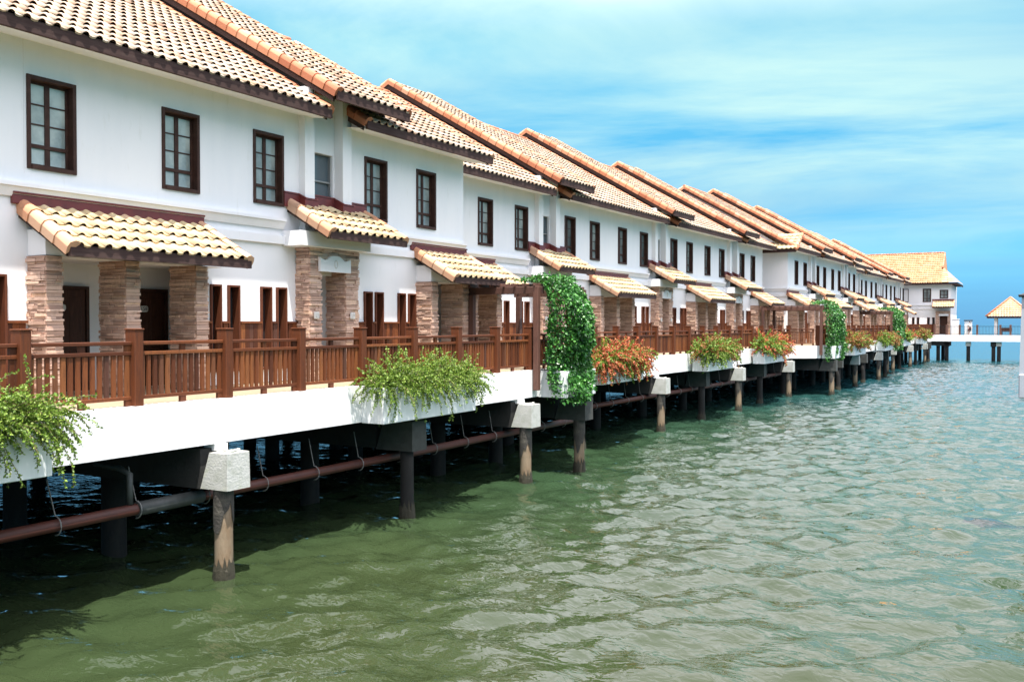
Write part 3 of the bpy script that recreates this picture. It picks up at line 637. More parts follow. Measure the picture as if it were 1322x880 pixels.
# middle block: pent roof and stone cladding on the blank side wall
hb = bpy.data.objects.get('waterfront_house.005')
def pent(b): tile_slope(b, .85, 6.62, -1.2, 7.82, 0.1, 3.4)
pr = part('pent_roof', ['canopy_tile'], hb, pent, None, (-2.75, -1.9, 0), R(-90))
part('verge_tiles', ['verge_tile'], pr, lambda b: (verge(b, .85, 6.62, -1.2, 7.82, 3.55, 1), verge(b, .85, 6.62, -1.2, 7.82, 0, -1)))
part('fascia_board', ['fascia_board'], pr, lambda b: b.box(.70, .75, .05, 3.5, 6.38, 6.62))
part('stone_cladding', ['ledge_stone', 'mortar'], hb, lambda b: stone(b, -.2, .02, 0.9, 2.35, 0, 2.35, 'f'), None, (-2.6, -1.9, 0), R(-90))
def trel(b):
    for i in range(7): b.box(.10, .125, .95 + i * .22, .975 + i * .22, 1.25, 2.0)
    for z in (1.28, 1.62, 1.96): b.box(.085, .10, .9, 2.3, z, z + .025)
part('wall_trellis', ['dark_metal'], hb, trel, None, (-2.6, -1.9, 0), R(-90))
def sc2(b):
    b.box(.001, .14, 0, 2.6, 3.86, 3.95); b.box(.001, .08, 0, 2.6, 3.72, 3.858); b.box(.001, .09, 0, 2.6, 3.33, 3.53)
part('string_course', ['white_plaster'], hb, sc2, None, (-2.6, -1.9, 0), R(-90))

# ------------------------------------------------------------------ railings
def bay(b, L_, seed):
    rs = random.Random(seed); U = lambda: (rs.randrange(4000) + .5, rs.randrange(4000) + .5)
    b.bbox(-.055, .055, .09, L_ - .09, 1.03, 1.09, .008, U()); b.bbox(-.04, .04, .09, L_ - .09, .86, .92, .006, U()); b.bbox(-.035, .035, .09, L_ - .09, .11, .17, .006, U())
    b.box(-.03, .03, L_ / 2 - .05, L_ / 2 + .05, .92, 1.03, U()); b.box(-.03, .03, L_ / 2 - .06, L_ / 2 + .06, 0.004, .11, (7.5, 7.5)); b.box(-.03, .03, L_ - .20, L_ - .09, 0.004, .11, (7.5, 7.5)); b.box(-.03, .03, L_ - .20, L_ - .09, .92, 1.03, U())
    n = round((L_ - .18) / .130); p = (L_ - .18) / n
    for i in range(n):
        y = .09 + (i + .5) * p; t = rs.uniform(-.004, .004); wd = .039 + rs.uniform(-.003, .003)
        b.box(-.022 + t, .022 + t, y - wd + .004, y + wd - .004, .17, .86, U())
def post(b): 
    b.bbox(-.125, .125, -.09, .09, 0.004, 1.28, .012, (3.5, 9.5)); b.bbox(-.135, .135, -.10, .10, 1.28, 1.31, .008, (3.5, 9.5))
def railing(pts, label, first=None, last=True):
    (xa, ya), (xb, yb) = pts; d = Vector((xb - xa, yb - ya, 0)); Lt = d.length; n = max(1, round(Lt / 2.02)); s = Lt / n
    rz = math.atan2(-(xb - xa), yb - ya); root = empty('railing', (xa, ya, DECK), rz); tag(root, label, 'railing', 'brown slatted railing along the walkway')
    for i in range(n + (1 if last else 0)): part('post', ['rail_wood'], root, post, ('p',), (0, i * s, 0))
    for i in range(n): part('slat_panel', ['rail_wood'], root, lambda b: bay(b, s, i % 3), (round(s, 3), i % 3), (0, i * s, 0))
IN = 0.16
railing(((-13.06 - IN, 2.53), (-13.06 - IN, 26.77)), 'brown slatted wooden railing along nearest stretch of walkway, in front of first porch')
railing(((-13.06 - IN, 27.6), (-14.38 - IN, 30.1)), 'short slanted wooden railing hidden behind the big ivy curtain', last=False)
railing(((-14.38 - IN, 30.3), (-13.42 - IN, 60.9)), 'long brown wooden railing between the first and second ivy pergolas')
railing(((-13.42 - IN, 60.95), (-11.95 - IN, 61.95)), 'short cross piece of railing facing us just left of second ivy', last=False)
railing(((-11.85 - IN, 62.2), (-11.10 - IN, 90.4)), 'brown wooden railing between the second and third ivy pergolas')
railing(((-12.25 - IN, 92.1), (-10.95 - IN, 128.6)), 'farthest stretch of brown wooden railing beyond the third ivy pergola')

# ------------------------------------------------------------------ planters and plants
def planter(y0, y1, p, label, stain=True):
    X = edge_x((y0 + y1) / 2) ; X = max(edge_x(y0), edge_x(y1))
    root = empty('planter_box', (X, y0, DECK)); tag(root, label, 'planter', 'white planter boxes hung on the walkway edge')
    L_ = y1 - y0
    def f(b):
        b.bbox(.004, p, 0, .09, -.83, -.03, .01); b.bbox(.004, p, L_ - .09, L_, -.83, -.03, .01); b.bbox(p - .09, p, .09, L_ - .09, -.83, -.03, .01); b.box(.004, p - .09, .09, L_ - .09, -.83, -.72)
    part('box', ['planter_white'], root, f); part('soil', ['soil'], root, lambda b: b.box(.006, p - .09, .09, L_ - .09, -.3, -.12))
    return (X, y0, y1, p)
def leaf(b, p, d, s, uv, m=0, rs=random):
    d = Vector(d); d.normalize(); a = d.cross(Vector((rs.uniform(-1, 1), rs.uniform(-1, 1), rs.uniform(-.3, 1.2))))
    if a.length < .05: a = Vector((1, 0, 0))
    a.normalize(); n = d.cross(a); p = Vector(p); wv = s * .34
    b.face([p, p + d * s * .45 + a * wv + n * s * .08, p + d * s, p + d * s * .45 - a * wv + n * s * .08], uv, m)
def bush(pl, label, n, ls, red, seed, up=0.75, out=0.55, hang=0.9, spread=0.7, step=0.035, lmat='bush_leaf', fmat='red_bract', stemr=.006, density=1.0):
    X, y0, y1, p = pl; rs = random.Random(seed); lf = MB(); fl = MB(); st = MB()
    o0 = Vector((X, y0, DECK - .1))
    for i in range(n):
        t = rs.random(); P = Vector((rs.uniform(.05, p), .15 + t * (y1 - y0 - .3), 0))
        ya = rs.gauss(0, spread) * .8 + (t - .5) * 1.1; el = rs.uniform(.15, 1.25); ox = rs.uniform(-.25, 1.0)
        V = Vector((ox * .8, ya, el * 1.15)); V.normalize(); L_ = rs.uniform(.45, 1.0) * .84 * (up + out) * (1.15 if rs.random() < .12 else .9)
        grav = rs.uniform(.7, 2.3); ns = max(6, int(L_ / step)); q = P.copy(); v = V.copy(); pts = [q.copy()]
        isred = rs.random() < red(t, rs) if red else False
        for k in range(ns):
            v = (v + Vector((rs.gauss(0, .07), rs.gauss(0, .07), -grav * .05)) ).normalized(); q = q + v * step
            if q.z < -hang: break
            if q.x < .03 and q.z < .12: q.x = .03 + rs.random() * .05
            if q.x < -.20: q.x = -.20; 
            pts.append(q.copy())
            if k > ns * .12 and rs.random() < density:
                tip = k / ns
                for _ in range(3):
                    dd = (v * .5 + Vector((rs.gauss(0, .8), rs.gauss(0, .8), rs.gauss(0, .6))))
                    tgt = fl if (isred and tip > .45 and rs.random() < .85) else lf
                    leaf(tgt, q, dd, ls * rs.uniform(.7, 1.25), (rs.randrange(4000) + .5, rs.randrange(4000) + .5), 0, rs)
        if len(pts) > 4 and i % 2 == 0: st.tube(pts[::3], stemr, 3, cap=False)
    root = empty('flowering_shrub', o0); tag(root, label, 'shrub', 'bougainvillea shrubs spilling from the planters')
    ob('foliage', lf.mesh('foliage', [lmat]), root)
    if fl.f: ob('flowers', fl.mesh('flowers', [fmat]), root)
    if st.f: ob('stems', st.mesh('stems', ['stem']), root)
p1 = planter(4.6, 8.55, .62, 'nearest white planter box, half cut off by the left edge')
p2 = planter(16.5, 20.4, .62, 'white planter box under green shrub, second from the left')
pv1 = planter(25.05, 27.2, .95, 'white planter box at the foot of the big ivy curtain')
p3 = planter(31.0, 35.2, .65, 'white planter box under the wide red and green shrub')
p4 = planter(42.3, 46.5, .75, 'white planter box under shrub green on top and rusty below')
p5 = planter(52.0, 57.0, .65, 'white planter box under shrub with bright red right side')
pv2 = planter(62.2, 65.4, .8, 'white planter box at the foot of second ivy curtain')
p6 = planter(69.3, 74.3, .7, 'white planter box under rusty orange shrub right of second ivy')
p7 = planter(82.3, 87.3, .7, 'white planter box under red shrub just left of third ivy')
pv3 = planter(92.3, 96.5, .9, 'white planter box at the foot of third ivy curtain')
p8 = planter(101.5, 106.5, .7, 'white planter box under shrub just right of third ivy')
p9 = planter(114.0, 119.5, .7, 'farthest white planter box near the end building')
bush(p1, 'big green shrub hanging over white beam at the left edge', 1000, .047, lambda t, r: 0, 1, up=.80, out=.72, hang=.95, spread=.75)
bush(p2, 'yellow green shrub spilling over white beam in front of railing', 800, .047, lambda t, r: 0, 2, up=.80, out=.62, hang=.85, spread=.7)
bush(p3, 'round shrub of red blossoms and green leaves right of big ivy', 1000, .070, lambda t, r: .70, 3, up=.85, out=.65, hang=1.1, spread=.9)
bush(p4, 'shrub with bright green top and rusty orange hanging blossoms', 700, .085, lambda t, r: .38, 4, up=.9, out=.6, hang=1.15, fmat='rust_leaf', step=.05)
bush(p5, 'shrub yellow green at left and bright red at right, before second ivy', 700, .09, lambda t, r: .15 + .9 * t, 5, up=.85, out=.65, hang=1.15, step=.05)
bush(p6, 'rusty orange shrub right after the second ivy curtain', 520, .115, lambda t, r: .75, 6, up=.85, out=.6, hang=1.1, fmat='rust_leaf', step=.06)
bush(p7, 'rusty red shrub just before the third ivy curtain', 520, .115, lambda t, r: .2 + .9 * t, 7, up=.85, out=.6, hang=1.1, fmat='rust_leaf', step=.06)
bush(p8, 'small reddish shrub just beyond the third ivy curtain', 380, .14, lambda t, r: .2 + .7 * t, 8, up=.85, out=.6, hang=1.0, step=.08)
bush(p9, 'farthest small rusty shrub near the end building', 380, .14, lambda t, r: .7, 9, up=.85, out=.6, hang=1.0, fmat='rust_leaf', step=.08)

def vine(x0, y0, y1, zt, label, n, ls, seed, thick=.55, back=1.1):
    """climbing plant hanging down the seaward side of a pergola. x0 = inner face of the curtain"""
    rs = random.Random(seed); lf = MB(); st = MB(); W = y1 - y0; Hh = zt - (DECK - .95)
    bump = [(rs.uniform(0, W), rs.uniform(-Hh, 0), rs.uniform(.12, .32), rs.uniform(.25, .6)) for _ in range(26)]
    def surf(y, z):
        s = thick * (.55 + .45 * min(1, -z / .8)) + sum(a * math.exp(-((y - by) ** 2 + (z - bz) ** 2) / r ** 2) for by, bz, a, r in bump) - .1
        return s * min(1, (y + .15) / .35) * min(1, (W + .15 - y + (-z) * .12) / .35)
    def uvr(): return (rs.randrange(4000) + .5, rs.randrange(4000) + .5)
    for i in range(n):
        z = -Hh * rs.random() ** .9; ext = .35 * (-z / Hh) ** 1.5; y = rs.uniform(-.12, W + .10 + ext + .1 * math.sin(z * 5))
        if z < -Hh * .80 and rs.random() < .9 * (0.5 + .5 * math.sin(y * 5.3 + seed)) * (-(z / Hh) - .80) * 6: continue
        yy = min(max(y, 0), W); s = max(.05, surf(yy, z)); r = 1 - abs(rs.gauss(0, .22)) ; x = s * max(.0, r) + rs.gauss(0, .03)
        P = (x, y, z + .25 * (1 - min(1, abs(-z) / .5)) * 0 + rs.gauss(0, .03))
        d = Vector((rs.gauss(.35, .5), rs.gauss(0, .6), rs.gauss(-.55, .5))); leaf(lf, P, d, ls * rs.uniform(.6, 1.3), uvr(), 0, rs)
    for i in range(int(n * .09)):          # creeping over the top
        t = rs.random() ** 1.5; x = -back * t + .3 * rs.random(); y = rs.uniform(-.05, W); z = .02 + abs(rs.gauss(0, .09)) * (1 - .5 * t)
        leaf(lf, (x, y, z), Vector((rs.gauss(0, 1), rs.gauss(0, 1), rs.gauss(.3, .5))), ls * rs.uniform(.6, 1.2), uvr(), 0, rs)
    for i in range(9):
        y = rs.uniform(.1, W - .1); pts = []; q = Vector((rs.uniform(.1, .25), y, .05))
        for k in range(14): pts.append(q.copy()); q += Vector((rs.gauss(0, .03), rs.gauss(0, .05), -Hh / 14))
        st.tube(pts, .014, 4, cap=False)
    root = empty('climbing_ivy', (x0, y0, zt)); tag(root, label, 'ivy', 'ivy curtains hanging from the pergolas')
    ob('foliage', lf.mesh('foliage', ['vine_leaf']), root); ob('stems', st.mesh('stems', ['stem']), root)
def pergola(xo, xi, y0, y1, label, zt=5.74):
    root = empty('pergola', (xo, y0, DECK)); tag(root, label, 'pergola', 'dark wooden pergolas over the walkway')
    W = y1 - y0; h = zt - DECK; dl = xi - xo
    for yy in (0, W):
        part('post', ['pergola_wood'], root, lambda b: b.bbox(-.085, .085, -.085, .085, -.60, h, .01, ru()), ('pp',), (0.0, yy, 0))
        part('post', ['pergola_wood'], root, lambda b: b.bbox(-.085, .085, -.085, .085, 0.004, h - .22, .01, ru()), ('pi',), (dl + .25, yy, 0))
        part('beam', ['pergola_wood'], root, lambda b: b.bbox(dl, .16, -.05, .05, h - .22, h - .002, .01, ru()), ('pb', dl), (0, yy + .14, 0))
    def ra(b):
        x = dl + .2
        while x < .1: b.bbox(x - .03, x + .03, -.12, W + .40, h + .002, h + .09, .006, ru()); x += .38
    part('rafters', ['pergola_wood'], root, ra)
pergola(-12.93, -15.45, 24.72, 27.75, 'dark wooden pergola holding the biggest ivy curtain')
pergola(-11.72, -15.7, 61.8, 64.9, 'dark wooden pergola in front of the blank white wall')
pergola(-10.95, -14.3, 90.0, 93.6, 'farthest dark wooden pergola with ivy on its right')
vine(-12.83, 24.95, 26.85, 5.90, 'large dense green ivy curtain hanging past nearest pergola', 16500, .105, 21)
vine(-11.62, 62.0, 65.3, 5.95, 'second ivy curtain, middle of the three along the walkway', 6500, .14, 22, thick=.5)
vine(-11.2, 90.4, 95.8, 5.95, 'smallest and farthest ivy curtain near the end building', 6000, .17, 23, thick=.6)

# ------------------------------------------------------------------ pile bents under the walkway
def cap_fn(b, dp=.45, wid=.56, h=.66):
    z0, z1 = FB - .12 - h, FB - .12; d2 = dp + .22
    b.hexa([(-d2, 0, z0), (.0, 0, z0), (.0, wid, z0), (-d2, wid, z0), (-dp, .01, z1), (-.01, .01, z1), (-.01, wid - .01, z1), (-dp, wid - .01, z1)])
    for i in range(14):
        r = random.uniform(.02, .045); x = random.uniform(-dp + .05, -.06); y = random.uniform(.06, wid - .06); b.box(x - r, x + r, y - r, y + r, z1 - .01, z1 + r, jit=.012)
def pile_fn(b, top=FB - .75, r=.165):
    n = 16; b.tube([(0, 0, -1.0), (0, 0, .25), (0, 0, top * .6), (0, 0, top)], [r * 1.04, r, r * .98, r * .98], n)
def sleeve_fn(b, seed=0):
    rs = random.Random(seed); n = 24; r = .182; z1 = FB - .78; base = len(b.v); zz = .95 + rs.uniform(-.1, .15)
    for k in range(n):
        t = 2 * math.pi * k / n; a, c = r * math.cos(t), r * math.sin(t)
        b.v.append((a, c, z1)); b.v.append((a, c, zz + .22 * math.sin(t * 2 + seed) + rs.uniform(-.12, .12)))
    for k in range(n):
        j = (k + 1) % n; b.idx(base, (2 * k, 2 * k + 1, 2 * j + 1, 2 * j), smooth=True)
def weed_fn(b):
    rs = random.Random(4); n = 28; base = len(b.v)
    for k in range(n):
        t = 2 * math.pi * k / n
        for z, r in ((-.4, .20), (.05, .192 + rs.uniform(0, .014)), (.16, .184 + rs.uniform(0, .016)), (.30 + rs.uniform(-.09, .14), .172)): b.v.append((r * math.cos(t), r * math.sin(t), z))
    for k in range(n):
        j = (k + 1) % n
        for i in range(3): b.idx(base, (4 * k + i, 4 * j + i, 4 * j + i + 1, 4 * k + i + 1))
def bent(y, label, lit=True, xf=None, dark=False):
    X = (edge_x(y) + .62) if xf is None else xf
    capm = 'cap_concrete' if lit else 'cap_shaded'; root = empty('pile_bent', (X, y, 0)); tag(root, label, 'pier support', 'concrete pile bents carrying the walkway')
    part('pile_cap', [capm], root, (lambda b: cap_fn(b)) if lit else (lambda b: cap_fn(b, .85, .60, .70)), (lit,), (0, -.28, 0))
    if lit: part('stub', ['white_fascia'], root, lambda b: b.box(-.90, -.50, .02, .22, FB - .13, FB - .002), ('stub',), (0, 0, 0))
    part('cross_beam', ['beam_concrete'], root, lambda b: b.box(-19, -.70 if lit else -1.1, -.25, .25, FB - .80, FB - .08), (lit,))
    p_ = part('pile', ['pile_shaded' if dark else 'pile_concrete'], root, pile_fn, (dark,), (-.30, -.08, 0))
    if not dark: part('dark_sleeve', ['sleeve_dark'], p_, lambda b: sleeve_fn(b, int(y) % 5), (int(y) % 5,))
    part('weed_band', ['weed_band'], p_, weed_fn, ('w',))
    for k, xx in enumerate((-3.4, -6.6, -10.2, -14.5)): part('pile', ['pile_shaded'], root, lambda b: pile_fn(b, FB - .79, .24), ('in',), (xx, 0, 0))
BENTS = [(5.8, 0), (12.2, 1), (18.25, 0), (23.75, 1), (26.7, 2), (30.9, 0), (38.0, 1), (43.9, 0), (48.9, 1), (53.8, 0), (59.2, 1), (62.6, 2), (67.6, 0), (72.3, 1), (77.0, 0), (82.5, 1), (87.4, 0), (92.4, 2), (97.8, 1), (103.5, 0), (109.0, 1), (115.0, 0), (120.5, 1), (126.0, 0)]
for i, (y, k) in enumerate(BENTS):
    lab = '%s concrete pile bent from the left, %s' % (ORD[i], ['dark pile with its cap under a planter', 'with a sunlit pale block cap', 'standing under an ivy planter'][k])
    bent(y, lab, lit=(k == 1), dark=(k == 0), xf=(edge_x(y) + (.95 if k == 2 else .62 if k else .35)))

# pipe under the deck
def pipe(pts, label, grey=None):
    root = empty('hanging_pipe', pts[0]); o0 = Vector(pts[0]); tag(root, label, 'pipe', 'drain pipes hung under the walkway')
    q = [Vector(p) - o0 for p in pts]; part('pipe_run', ['pipe_rust'], root, lambda b: b.tube(q, .10, 12))
    if grey:
        d = (q[-1] - q[0]).normalized(); a, c = [q[0] + d * g for g in grey]
        part('pipe_sleeve', ['pipe_grey'], root, lambda b: b.tube([a, c], .125, 12)); part('elbow', ['pipe_grey'], root, lambda b: b.tube([a + Vector((0, -.12, .1)), a + Vector((0, -.12, .62)), a + Vector((-.25, -.12, .70)), a + Vector((-.9, -.12, .74))], .055, 8))
    Lt = (q[-1] - q[0]).length; d = (q[-1] - q[0]).normalized(); k = .7
    while k < Lt:
        c = q[0] + d * k
        part('hanger', ['hanger'], root, lambda b: b.tube([(.0 + .155 * math.cos(t), .0, .155 * math.sin(t)) for t in [math.pi * 1.5 + i * math.pi / 8 for i in range(9)]] + [(-.03, -.12, .75)], .012, 4), ('hg',), c); k += 1.52
pipe([(-13.45, 2.5, 1.43), (-13.45, 28.3, 1.38)], 'rusty brown pipe with grey sleeve hanging under nearest walkway', (8.3, 9.75))
pipe([(-14.75, 30.6, 1.45), (-13.9, 60.0, 1.45)], 'thinner rusty pipe hanging under the walkway right of big ivy')

# ------------------------------------------------------------------ end building, far platform, pavilion
def plat(b):
    b.box(-34, 16, 129.15, 131.2, DECK - .32, DECK - .01); b.box(-34, -8.7, 131.2, 143, DECK - .32, DECK - .01, m=1); b.box(-6.2, 16, 131.2, 137.5, DECK - .32, DECK - .01, m=1)
o = part('far_walkway', ['floor_paving', 'under_slab'], None, plat); tag(o, 'far cross walkway leading right to the pavilion', kind='structure')
o = part('far_walkway_edge_beam', ['white_fascia'], None, lambda b: b.box(-10.95, 16, 129.0, 129.148, FB + .05, DECK + .04)); tag(o, 'white edge beam of the far cross walkway', kind='structure')
o = part('platform_beam', ['beam_concrete'], None, lambda b: b.box(-16, -8.7, 129.3, 129.8, FB - .5, FB + .04)); tag(o, 'dark beam under the end building platform', kind='structure')

eb = empty('end_building', (-8.9, 131.25, DECK), R(-90)); tag(eb, 'two storey white building with steep orange roof closing far end of the row', 'building')
esl = [(-4.55, .30), (-3.98, .30), (-2.75, .30), (-2.15, .30)]
part('wall', ['white_plaster'], eb, lambda b: (wall_holes(b, 0, -13, 0, 0, 6.6, [(-3.26, -2.34, 4.29, 5.94), (-1.25, -.35, 4.75, 5.75)] + [(a + .02, a + s - .02, 1.2, 2.26) for a, s in esl] + [(-1.28, -.27, .1, 2.45)], depth=.2),
     b.face([(0, 0, -.7), (-11, 0, -.7), (-11, 0, 6.6), (0, 0, 6.6)])))
window(eb, -3.3, 4.25, 5.98); window(eb, -1.3, 4.7, 5.8); window(eb, -6.0, 4.25, 5.98)
for a, s in esl: slit(eb, a, s, 1.18, 2.28)
def ew(b):
    y = -6.0
    while y < -1.7: b.box(.002, .05, y, y + .12, 0, 1.4, ru()); y += .13
part('wainscot', ['rail_wood'], eb, ew)
part('string_course', ['white_plaster'], eb, lambda b: (b.box(.001, .14, -13, 0.001, 3.8, 3.95), b.box(.001, .09, -13, -1.8, 3.33, 3.53)))
part('stone_portal', ['ledge_stone', 'mortar'], eb, lambda b: (stone(b, -.1, .4, -1.7, -1.28, 0, 2.6, 'fn'), stone(b, -.1, .4, -.30, -.02, 0, 2.6, 'fn'), stone(b, -.1, .4, -1.7, -.02, 2.6, 3.1, 'f')))
part('door', ['door_wood'], eb, lambda b: b.bbox(-.25, -.15, -1.28, -.27, 0, 2.5, .01))
part('lintel', ['white_plaster'], eb, lambda b: b.box(.41, .47, -1.35, -.22, 2.45, 2.7))
canopy(eb, -2.05, .45, 0.0, 4.42, 1.4, 3.62)
def hipskirt(b):
    A0, A1, T0 = Vector((.88, -1.02, 6.73)), Vector((.88, .88, 6.73)), Vector((-1.9, -1.02, 8.74)); B1, TB = Vector((-10.5, .88, 6.73)), Vector((-5, -1.02, 8.74))
    for P, Q, T, U_ in ((A0, A1, T0, T0), (A1, B1, T0, TB)):
        n = 7
        for r in range(n):
            t0, t1 = r / n, (r + 1) / n; l0, r0, l1, r1_ = P.lerp(T, t0), Q.lerp(U_, t0), P.lerp(T, t1), Q.lerp(U_, t1); m_ = max(1, int((r0 - l0).length / .3))
            up_ = Vector((0, 0, .05))
            for c in range(m_):
                a, e = c / m_, (c + 1) / m_; b.face([l0.lerp(r0, a) + up_, l0.lerp(r0, e) + up_, l1.lerp(r1_, e), l1.lerp(r1_, a)], ru())
er = part('roof', ['orange_tile'], eb, lambda b: (tile_slope(b, .85, 6.7, -5.0, 10.85, -14, -1.0), b.face([(-5, -14, 10.85), (-5, -1, 10.85), (-11, -1, 6.7), (-11, -14, 6.7)], ru()),
     hipskirt(b),
     b.face([(-1.9, -1.0, 8.7), (-5, -1.0, 10.8), (-8, -1, 8.7)], ru())))
part('ridge_tiles', ['verge_tile'], er, lambda b: [b.tube([(-5, -14 + .4 * i, 10.88), (-5, -14 + .4 * i + .38, 10.92)], .12, 6, uv=ru()) for i in range(32)])
part('fascia_board', ['fascia_board'], er, lambda b: (b.box(.75, .80, -13.9, .80, 6.45, 6.69), b.box(-10.8, .75, .75, .80, 6.45, 6.69), b.face([(.75, -14, 6.5), (.75, .8, 6.5), (-10, .8, 6.5), (-10, -14, 6.5)])))
part('verge_tiles', ['verge_tile'], er, lambda b: (verge(b, -1.7, 8.75, -5, 10.9, -1.0, 1),))

def fpile(x, y, label, cap=True):
    root = empty('far_pile', (x, y, 0)); tag(root, label, 'pile')
    part('shaft', ['pile_shaded'], root, lambda b: b.tube([(0, 0, -1), (0, 0, FB - .3)], .22, 12), ('fs',))
    if cap: part('pile_cap', ['cap_concrete'], root, lambda b: b.bbox(-.3, .3, -.3, .3, FB - .55, FB + .0, .02), ('fc',))
    else: part('pile_cap', ['beam_concrete'], root, lambda b: b.bbox(-.32, .32, -.3, .3, FB - .6, FB + .0, .02), ('fcd',))
for x, y, l, c in [(-14.0, 129.6, 'dark pile leftmost under the end building platform', 0), (-11.6, 129.6, 'dark pile under the end building platform, second from left', 0), (-10.2, 129.7, 'dark pile with light cap left of the thick corner pile', 1), (-9.2, 129.6, 'thick dark corner pile under right end of end building', 0),
                   (-6.75, 129.6, 'single pale capped pile below the person on far walkway', 1), (-3.95, 129.6, 'dark capped pile left in the pair below the pavilion', 0), (-3.35, 129.6, 'pale capped pile right in the pair below the pavilion', 1),
                   (-10.0, 134.5, 'dark pile in the back row under the end building', 0), (-12.8, 134.5, 'dark back pile left of the back row under end building', 0)]: fpile(x, y, l, c)

def frail():
    root = empty('metal_railing', (0, 129.25, DECK)); tag(root, 'thin dark metal railing with brown posts along the far cross walkway', 'railing')
    xs = [-10.6, -9.2, -7.72, -5.75, -3.2, -2.1, 0.0, 2.1, 4.2]
    for i, x in enumerate(xs): part('post', ['pergola_wood'], root, lambda b: b.bbox(-.12, .12, -.1, .1, 0.04, 1.32, .01, ru()), ('fp',), (x, 0, 0))
    for a, c in zip(xs, xs[1:]):
        def f(b):
            b.box(.12, c - a - .12, -.025, .025, 1.10, 1.15); b.box(.12, c - a - .12, -.02, .02, .15, .19); k = .25
            while k < c - a - .15: b.box(k - .012, k + .012, -.012, .012, .19, 1.10); k += .16
        part('bar_panel', ['dark_metal'], root, f, None, (a, 0, 0))
frail()
g = empty('gate_pillar', (-6.8, 130.1, DECK)); tag(g, 'white square pillar with dark cap behind the person', 'pillar')
part('shaft', ['pillar_white'], g, lambda b: b.bbox(-.42, .42, -.4, .4, 0, 1.78, .02)); part('cap', ['dark_metal'], g, lambda b: b.bbox(-.5, .5, -.48, .48, 1.80, 1.93, .02))
g = empty('low_wall', (-8.35, 131.1, DECK)); tag(g, 'short plain white wall block beside the end building doorway', 'wall')
part('block', ['pillar_white'], g, lambda b: b.bbox(-.42, .45, -.1, .3, 0, 2.0, .02)); part('coping', ['white_plaster'], g, lambda b: b.bbox(-.46, .49, -.14, .34, 2.0, 2.06, .01))

pv = empty('pavilion', (-2.2, 134.0, DECK)); tag(pv, 'open pavilion with pyramid roof of orange tiles at the right edge', 'pavilion')
for sx in (-1.6, 1.6):
    for sy in (-1.9, 1.9): part('post', ['pillar_white'], pv, lambda b: b.bbox(-.17, .17, -.17, .17, 0, 2.25, .01), ('pvp',), (sx, sy, 0))
def pvr(b):
    e, zt_, ze_ = 2.65, 4.75, 2.35; n = 9
    for s in range(4):
        Rm = Matrix.Rotation(s * math.pi / 2, 3, 'Z')
        for r in range(n):
            a0 = 1 - r / n; a1 = 1 - (r + 1) / n - .015; z0_ = ze_ + (zt_ - ze_) * r / n + .05; z1_ = ze_ + (zt_ - ze_) * (r + 1) / n
            m_ = max(1, int(2 * e * a0 / .3))
            for c in range(m_):
                t0, t1 = -1 + 2 * c / m_, -1 + 2 * (c + 1) / m_; tm = (t0 + t1) / 2
                P = [Vector((e * a0 * t0, -e * a0, z0_)), Vector((e * a0 * tm, -e * a0, z0_ + .06)), Vector((e * a0 * t1, -e * a0, z0_)), Vector((e * max(a1, .01) * t1, -e * max(a1, .01), z1_)), Vector((e * max(a1, .01) * tm, -e * max(a1, .01), z1_ + .05)), Vector((e * max(a1, .01) * t0, -e * max(a1, .01), z1_))]
                P = [Rm @ p for p in P]; uv = ru(); b.face([P[0], P[1], P[4], P[5]], uv); b.face([P[1], P[2], P[3], P[4]], uv)
pr_ = part('roof', ['orange_tile'], pv, pvr)
def hip(b):
    for sx in (-1, 1):
        for sy in (-1, 1): b.tube([(2.7 * sx, 2.7 * sy, 2.42), (0, 0, 4.85)], .09, 6, uv=ru())
part('hip_tiles', ['verge_tile'], pr_, hip)
part('fascia_board', ['fascia_board'], pr_, lambda b: (b.box(-2.6, 2.6, -2.6, -2.55, 2.15, 2.36), b.box(-2.6, 2.6, 2.55, 2.6, 2.15, 2.36), b.box(-2.6, -2.55, -2.55, 2.55, 2.15, 2.36), b.box(2.55, 2.6, -2.55, 2.55, 2.15, 2.36)))
part('bench', ['pergola_wood'], pv, lambda b: (b.bbox(-1.0, .2, -1.6, -1.1, .42, .48, .01), b.bbox(-.95, -.85, -1.55, -1.15, 0.02, .42, .01), b.bbox(.05, .15, -1.55, -1.15, .02, .42, .01), b.bbox(-1.0, .2, -1.12, -1.06, .5, .95, .01)))

